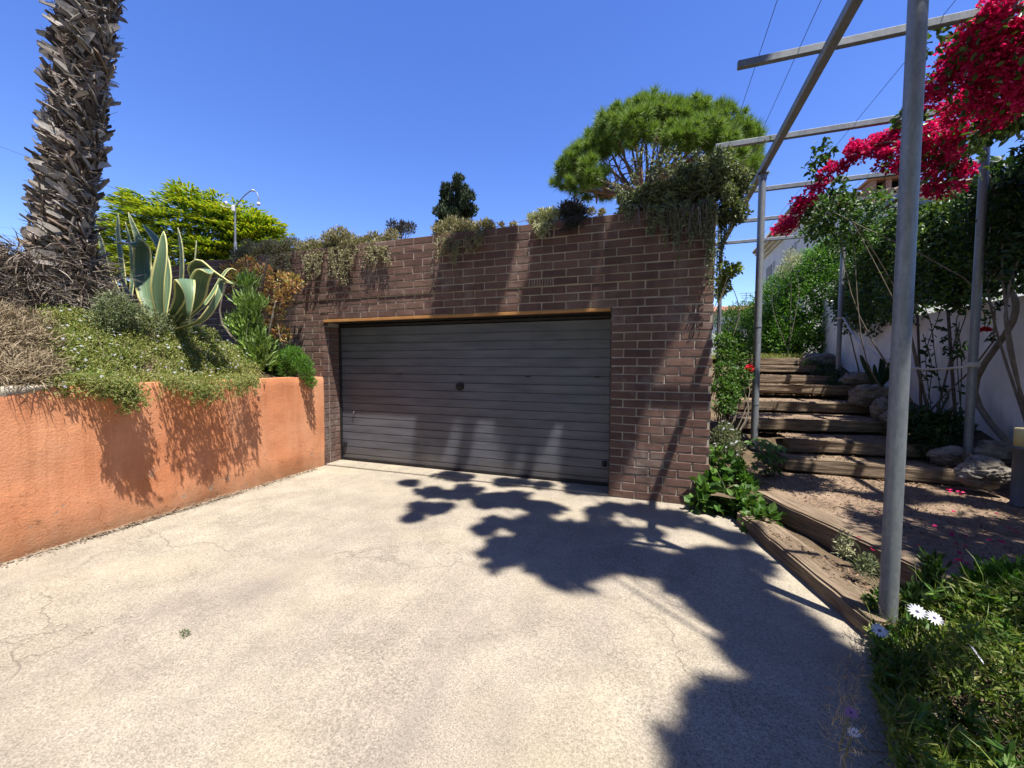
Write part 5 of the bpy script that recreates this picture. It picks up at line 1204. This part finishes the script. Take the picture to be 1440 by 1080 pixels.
# ================================================================== FOREGROUND DAISY BUSH
def foreground():
    b = np.array([1.75, 1.9, .08]); t = thing('african_daisy_bush', b, 'green African daisy bush with white flowers in the near right corner', 'daisy bush')
    def top(x, y): return .08+.36*(1-np.exp(-np.maximum(0, x-(.84+.27*np.clip(y-1.2, 0, 2)))*3.0))+.09*np.sin(x*8+1)*np.cos(y*7)+.10*np.clip(x-1.7, 0, .8)
    def xl(y): return np.interp(y, [.2, 1.1, 1.7, 2.3, 2.9], [.82, .76, .80, 1.0, 1.22])
    mf, ms = MB(), MB(); n = 42000
    y = rng.uniform(.35, 3.0, n); x = xl(y)+(2.9-xl(y))*rng.random(n)**1.25
    z = top(x, y)*(.25+.75*rng.random(n)**.6)+.05*mnoise_arr(x, y); z *= np.clip(1.15-np.clip((y-2.5)/.8, 0, 1)*.45, .2, 1.2)
    P = np.stack([x, y, .05+z], -1); lean = np.stack([.3*mnoise_arr(x*1.5+9, y*1.5), .3*mnoise_arr(x*1.5, y*1.5+7)-.1, np.full(n, .55)], -1)
    D = lean+.75*rdir(n); mf.stamp(LEAF, P[:31000], D[:31000], rdir(31000)+[0, 0, .6], .046*(.45+1.0*rng.random(31000)), .0125*(.7+.8*rng.random(31000)))
    q = rng.integers(0, n, 260); mo = MB()                       # broader leaved shoots and dead twigs among them
    for i in q: c = P[i]; k = 14; mo.stamp(OVAL, c+np.stack([0*rng.random(k), 0*rng.random(k), .10*rng.random(k)], -1), rdir(k)+[0, -.1, .5], rdir(k)+[0, 0, .6], .055, .020)
    mo.build('shoot', 'l_green', t)
    dd = rng.integers(0, n, 900); mo = MB(); mo.stamp(BLADE, P[dd], rdir(900)+[-.1, -.2, .2], rdir(900), .10*(.5+rng.random(900)), .004); mo.build('dead_twig', 'l_dry', t)
    mf.build('foliage', 'l_grassd', t)
    ms.stamp(BLADE, P[31000:33400], D[31000:33400]+[-.1, -.3, .1], rdir(2400)+[0, 0, .6], .15*(.5+.9*rng.random(2400)), .0055); ms.build('grass_blade', 'l_grassd', t)
    mb = MB()
    for k in range(160):
        i = rng.integers(0, n); p = P[i].copy(); e = p+np.array([rng.normal()*.10, -.06+rng.normal()*.10, .10+.10*rng.random()]); mb.tube(curve([p-[0, 0, .1], p, e], 7), .0018, 4)
    mb.build('stem', 'greenstem', t)['kind'] = 'stuff'
    for px, py, Y, r, nv, mat in ((1237, 887, 2.42, .036, (-.1, -.55, .8), 'l_white'), (1290, 860, 2.58, .040, (-.1, -.6, .75), 'l_white'), (1314, 869, 2.54, .036, (.1, -.6, .75), 'l_white'), (1374, 921, 2.12, .032, (.7, -.2, .5), 'l_white'), (1197, 1002, 1.55, .020, (-.3, -.4, .8), 'l_mauve'), (1201, 1030, 1.5, .017, (-.4, -.3, .8), 'l_white')):
        p = atY(px, py, Y); mp, me = MB(), MB(); daisies(mp, me, [p], [np.array(nv)], r, 15); f = mp.build('flower', mat, t); me.build('flower_eye', 'l_eye', f)
        mb = MB(); mb.tube(curve([p-[.02, -.02, .16], p-[.01, -.01, .06], p-unit(np.array(nv))*.004], 7), .0022, 5); mb.build('flower_stalk', 'greenstem', f)
    C = np.array([atY(px, py, Y) for px, py, Y in ((1395, 830, 2.9), (1415, 820, 2.9), (1435, 830, 2.85), (1380, 845, 2.9), (1400, 860, 2.75), (1425, 855, 2.75), (1450, 850, 2.8), (1460, 820, 2.9))])
    bush('jade_shrub', C, np.full(len(C), .11), 1500, OVAL, .048, .026, 'l_bright', 'bright rounded-leaf shrub behind the African daisy bush', 'shrub', stems=10, stem_mat='greenstem', base=(2.2, 2.85, .15), out=.6, up=.5, rnd=.5, shell=.3, smax=.008)
    C = np.array([atY(px, py, Y) for px, py, Y in ((1312, 795, 3.0), (1310, 815, 2.95), (1300, 835, 2.9), (1318, 830, 2.9), (1285, 840, 2.85), (1335, 845, 2.8))])
    bush('upright_shoot', C, np.full(len(C), .05), 320, OVAL, .05, .022, 'l_dark', 'upright leafy shoot standing between front pole and jade shrub', 'plant', stems=6, stem_mat='greenstem', base=(1.48, 2.9, .12), out=.4, up=.9, rnd=.4, shell=.2, smax=.004)
    C = np.array([atY(px, py, Y) for px, py, Y in ((1200, 900, 2.3), (1195, 940, 2.0), (1190, 970, 1.8), (1188, 1040, 1.4), (1185, 1000, 1.6), (1212, 905, 2.4))])
    bush('dry_weed', C, np.full(len(C), .05), 420, BLADE, .032, .0022, 'l_dry', 'wispy dry weeds fringing the near bed by the concrete', 'weed', stems=12, base=(.93, 1.9, .02), out=.5, up=.4, smax=.002)
def mnoise_arr(x, y):
    return np.array([mnoise.noise(Vector((a*2.2, b*2.2, .5))) for a, b in zip(np.ravel(x), np.ravel(y))]).reshape(np.shape(x))
foreground()

# ---- petals and litter
def scatter():
    mb = MB(); n = 70; px = rng.uniform(1150, 1440, n); py = rng.uniform(668, 790, n); P = np.array([atZ(a, b, .262) for a, b in zip(px, py)]); P = P[P[:, 0] > 1.3]
    Q = np.array([atZ(a, b, .275) for a, b in ((1401, 761), (1410, 764), (1340, 688), (1348, 692), (1352, 689), (1336, 690), (1345, 694), (1420, 745), (1426, 748), (1350, 790), (1344, 793))])
    P = np.vstack([P[:26], Q, Q+.02*rdir(len(Q))*[1, 1, .1]]); m = len(P); mb.stamp(BRACT, P, rdir(m)*[1, 1, .3], rdir(m)*.4+[0, 0, 1], .038, .034)
    p0 = atZ(991, 718, .012); mb.stamp(BRACT, np.tile(p0, (5, 1))+.02*rdir(5)*[1, 1, .2], rdir(5), rdir(5)*.4+[0, 0, 1], .04, .035)
    tag(mb.build('fallen_petals', 'l_bract'), 'fallen crimson petals on the earth landing', 'petals', kind='stuff')
    mb = MB(); n = 3800; x = rng.uniform(1.0, 3.9, n); y = rng.uniform(3.0, 5.7, n); ok = y > 5.28+(x-1.0)*(-1.95/.95); x, y = x[ok], y[ok]
    P = [np.stack([x, y, np.full(len(x), .258)], -1)]
    for k, (x0, x1, y0, y1, z) in enumerate(ST[:6]):
        m = 260; u_ = rng.random(m); yy = y0+(y1-y0)*u_+.05+.5*rng.random(m)**2; P.append(np.stack([x0+(x1-x0)*u_, yy, np.full(m, z+.006)], -1))
        P.append(np.stack([x0+(x1-x0)*rng.random(120), y0-.03-.12*rng.random(120), np.full(120, z-.17)], -1))
    m = 900; x = rng.uniform(.85, 1.4, m); y = 4.35-(x-.85)*2.6+rng.normal(size=m)*.12; P.append(np.stack([x, y, np.full(m, .115)], -1))
    P = np.vstack(P); m = len(P); mb.stamp(OVAL, P, rdir(m)*[1, 1, .35], rdir(m)*.5+[0, 0, 1], .026*(.5+rng.random(m)), .012)
    tag(mb.build('ground_litter', 'l_litter'), 'dry leaf litter scattered over landing and steps', 'leaf litter', kind='stuff')
    mb = MB(); m = 5200; x = rng.uniform(1.2, 5, m); y = rng.uniform(11.75, 12.9, m); mb.stamp(BLADE, np.stack([x, y, np.full(m, 1.72)], -1), rdir(m)*.5+[0, 0, 1], rdir(m), .12*(.5+rng.random(m)), .010)
    tag(mb.build('dry_grass', 'l_daisy'), 'dry yellow grass at the head of the steps', 'grass', kind='stuff')
scatter()

# ================================================================== THE TREE THAT SHADES THE DRIVE (outside the frame, above and behind us)
def shade_tree():
    base = np.array([6.2, -2.4, .1]); t = thing('shade_pine', base, 'tall pine outside the frame whose crown shades driveway and brick wall', 'pine tree')
    S = []
    def g_(px, py, zc, r):                        # clump whose shade falls at this spot of the drive
        S.append((atZ(px, py, 0)+SUN/SUN[2]*zc, r))
    def w_(px, py, zc, r):                        # ... or of the brick wall
        p = atY(px, py, YW); S.append((p+SUN/SUN[2]*(zc-p[2]), r))
    for px, py, r in SHADE_G: g_(px, py, 8.0+rng.normal()*.3, r*1.2)
    for px, py, z, r in SHADE_S: S.append((atZ(px, py, z)+SUN/SUN[2]*(8.0+.3*rng.normal()-z), r))
    for px, py, r in SHADE_W: w_(px, py, 8.2+rng.normal()*.3, r*1.2)
    C = np.array([c for c, r in S]); Rr = np.array([r for c, r in S])
    mb = MB(); Cs, Rs = split(C, Rr, 5, .43, 1.1)
    per = np.maximum(12, (Rs**2*7000)).astype(int)
    for c, r, n in zip(Cs, Rs, per):
        P, O, k = blob_points([c], [r], n, .1); m = 7; D = np.repeat(unit(O+[0, 0, .3]), m, 0)+.7*rdir(n*m); mb.stamp(NEEDLE, np.repeat(P, m, 0), D, rdir(n*m), .15, .026)
    for c, r in zip(Cs, Rs):
        for d in rdir(5)*[1, 1, .4]:
            ln = r*(1.3+.9*rng.random()); q = c+unit(d)*np.linspace(.5, 1, 9)[:, None]*ln; k = np.repeat(q, 9, 0); mb.stamp(NEEDLE, k, unit(d)*.8+.7*rdir(len(k)), rdir(len(k)), .085, .016)
    mb.build('crown', 'l_pine', t)
    mb = MB(); top = np.array([4.2, -.6, 7.2]); mb.tube(curve([base-[0, 0, .3], (base+top)/2+[.3, 0, .4], top], 14), np.linspace(.26, .15, 14), 12)
    for c, r in zip(C, Rr):
        if r < .16 or rng.random() < .8: continue
        q = (top+c)/2+[0, 0, -.25]; mb.tube(curve([top-[0, 0, .4*rng.random()], q, c], 10), np.linspace(.018, .006, 10), 5)
    mb.build('trunk', 'pinebark', t)
SHADE_G = [(600, 688, .10), (575, 680, .08), (625, 695, .12), (655, 690, .14), (595, 712, .10), (615, 715, .08), (580, 728, .07), (690, 705, .16), (720, 700, .18), (760, 710, .2), (700, 735, .09), (680, 745, .06), (735, 740, .2), (780, 745, .24), (720, 770, .13), (705, 785, .09), (750, 775, .2), (800, 790, .2), (790, 805, .12),
           (830, 760, .2), (860, 745, .16), (845, 720, .10), (870, 715, .12), (840, 785, .16), (890, 780, .2), (920, 800, .2), (900, 720, .14), (935, 725, .12), (960, 735, .12), (918, 750, .05), (960, 800, .2), (985, 830, .18), (1000, 790, .16), (1030, 815, .18), (1050, 850, .2), (1020, 855, .14), (1080, 870, .2), (1060, 890, .14), (1110, 900, .2), (1130, 930, .2), (1160, 930, .18), (1100, 940, .12), (1150, 965, .14), (1180, 950, .14),
           (1050, 1030, .2), (1090, 1020, .18), (1060, 1070, .18), (1120, 1050, .2), (1150, 1030, .18), (1160, 1075, .16), (1100, 1090, .2), (1180, 1010, .14), (1040, 760, .10), (1070, 790, .12), (1000, 745, .08)]
SHADE_S = [(1240, 700, .24, .14), (1300, 700, .24, .15), (1360, 705, .24, .15), (1420, 715, .24, .16), (1330, 735, .24, .10), (1400, 745, .24, .12), (1220, 730, .24, .08), (1290, 725, .24, .09), (1430, 770, .24, .1), (1350, 690, .24, .12), (1265, 745, .24, .06),
           (1240, 650, .40, .13), (1290, 655, .40, .14), (1340, 660, .40, .15), (1200, 640, .40, .08), (1225, 618, .58, .12), (1270, 622, .58, .15), (1150, 615, .58, .08), (1185, 612, .58, .05), (1120, 592, .76, .10), (1160, 595, .76, .12), (1205, 598, .76, .13), (1240, 598, .76, .12), (1075, 590, .76, .05),
           (1125, 568, .93, .10), (1165, 570, .93, .11), (1205, 572, .93, .12), (1110, 548, 1.1, .05), (1135, 548, 1.1, .05), (1165, 548, 1.1, .06), (1190, 545, 1.1, .1), (1160, 528, 1.3, .1), (1130, 530, 1.3, .06), (1170, 515, 1.5, .12), (1140, 512, 1.5, .08), (1280, 690, .24, .1)]
SHADE_W = [(872, 366, .15), (880, 400, .16), (885, 470, .16), (880, 560, .14), (900, 372, .18), (910, 400, .2), (905, 480, .2), (935, 420, .16), 
           (770, 400, .12), (780, 360, .13), (800, 350, .14), (815, 400, .1), (640, 380, .12), (655, 410, .14), (670, 380, .12), (700, 405, .10), (625, 420, .08), (640, 620, .1), (655, 640, .1), (740, 620, .10), (715, 640, .07), (775, 640, .06), (840, 620, .1), (825, 650, .09), (860, 640, .1)]
shade_tree()
def added_pines():  # unseen pines added behind the camera to cut the ambient skylight
    for bx, by, lab in ((-4.5, -6.5, 'added unseen pine blocking skylight behind the viewpoint on the orange wall side'), (2.5, -8.0, 'added unseen pine blocking skylight behind the viewpoint near the shade pine')):
        base = np.array([bx, by, 0.]); t = thing('added_pine', base, lab, 'pine tree')
        C = base+np.stack([rng.normal(size=150)*3.0, rng.normal(size=150)*2.0, rng.uniform(4.2, 10, 150)], -1); C[:, 1] = np.minimum(C[:, 1], -2.0-.3*np.clip(C[:, 2]-7, 0, 9))
        Rr = rng.uniform(.7, 1.2, 150); mb = MB(); n = 16000; P, O, k = blob_points(C, Rr, n, .3); m = 5
        mb.stamp(NEEDLE, np.repeat(P, m, 0), np.repeat(O+[0, 0, .5], m, 0)+.7*rdir(n*m), rdir(n*m), .40, .10); mb.build('crown', 'l_pine', t)
        mb = MB(); top = base+[0, 0, 6.2]; mb.tube(curve([base-[0, 0, .3], base+[.15, 0, 3], top], 10), np.linspace(.28, .16, 10), 12)
        for c in C[::3]: mb.tube(curve([top-[0, 0, .5*rng.random()], (top+c)/2-[0, 0, .2], c], 8), np.linspace(.07, .02, 8), 6)
        mb.build('trunk', 'pinebark', t)
added_pines()
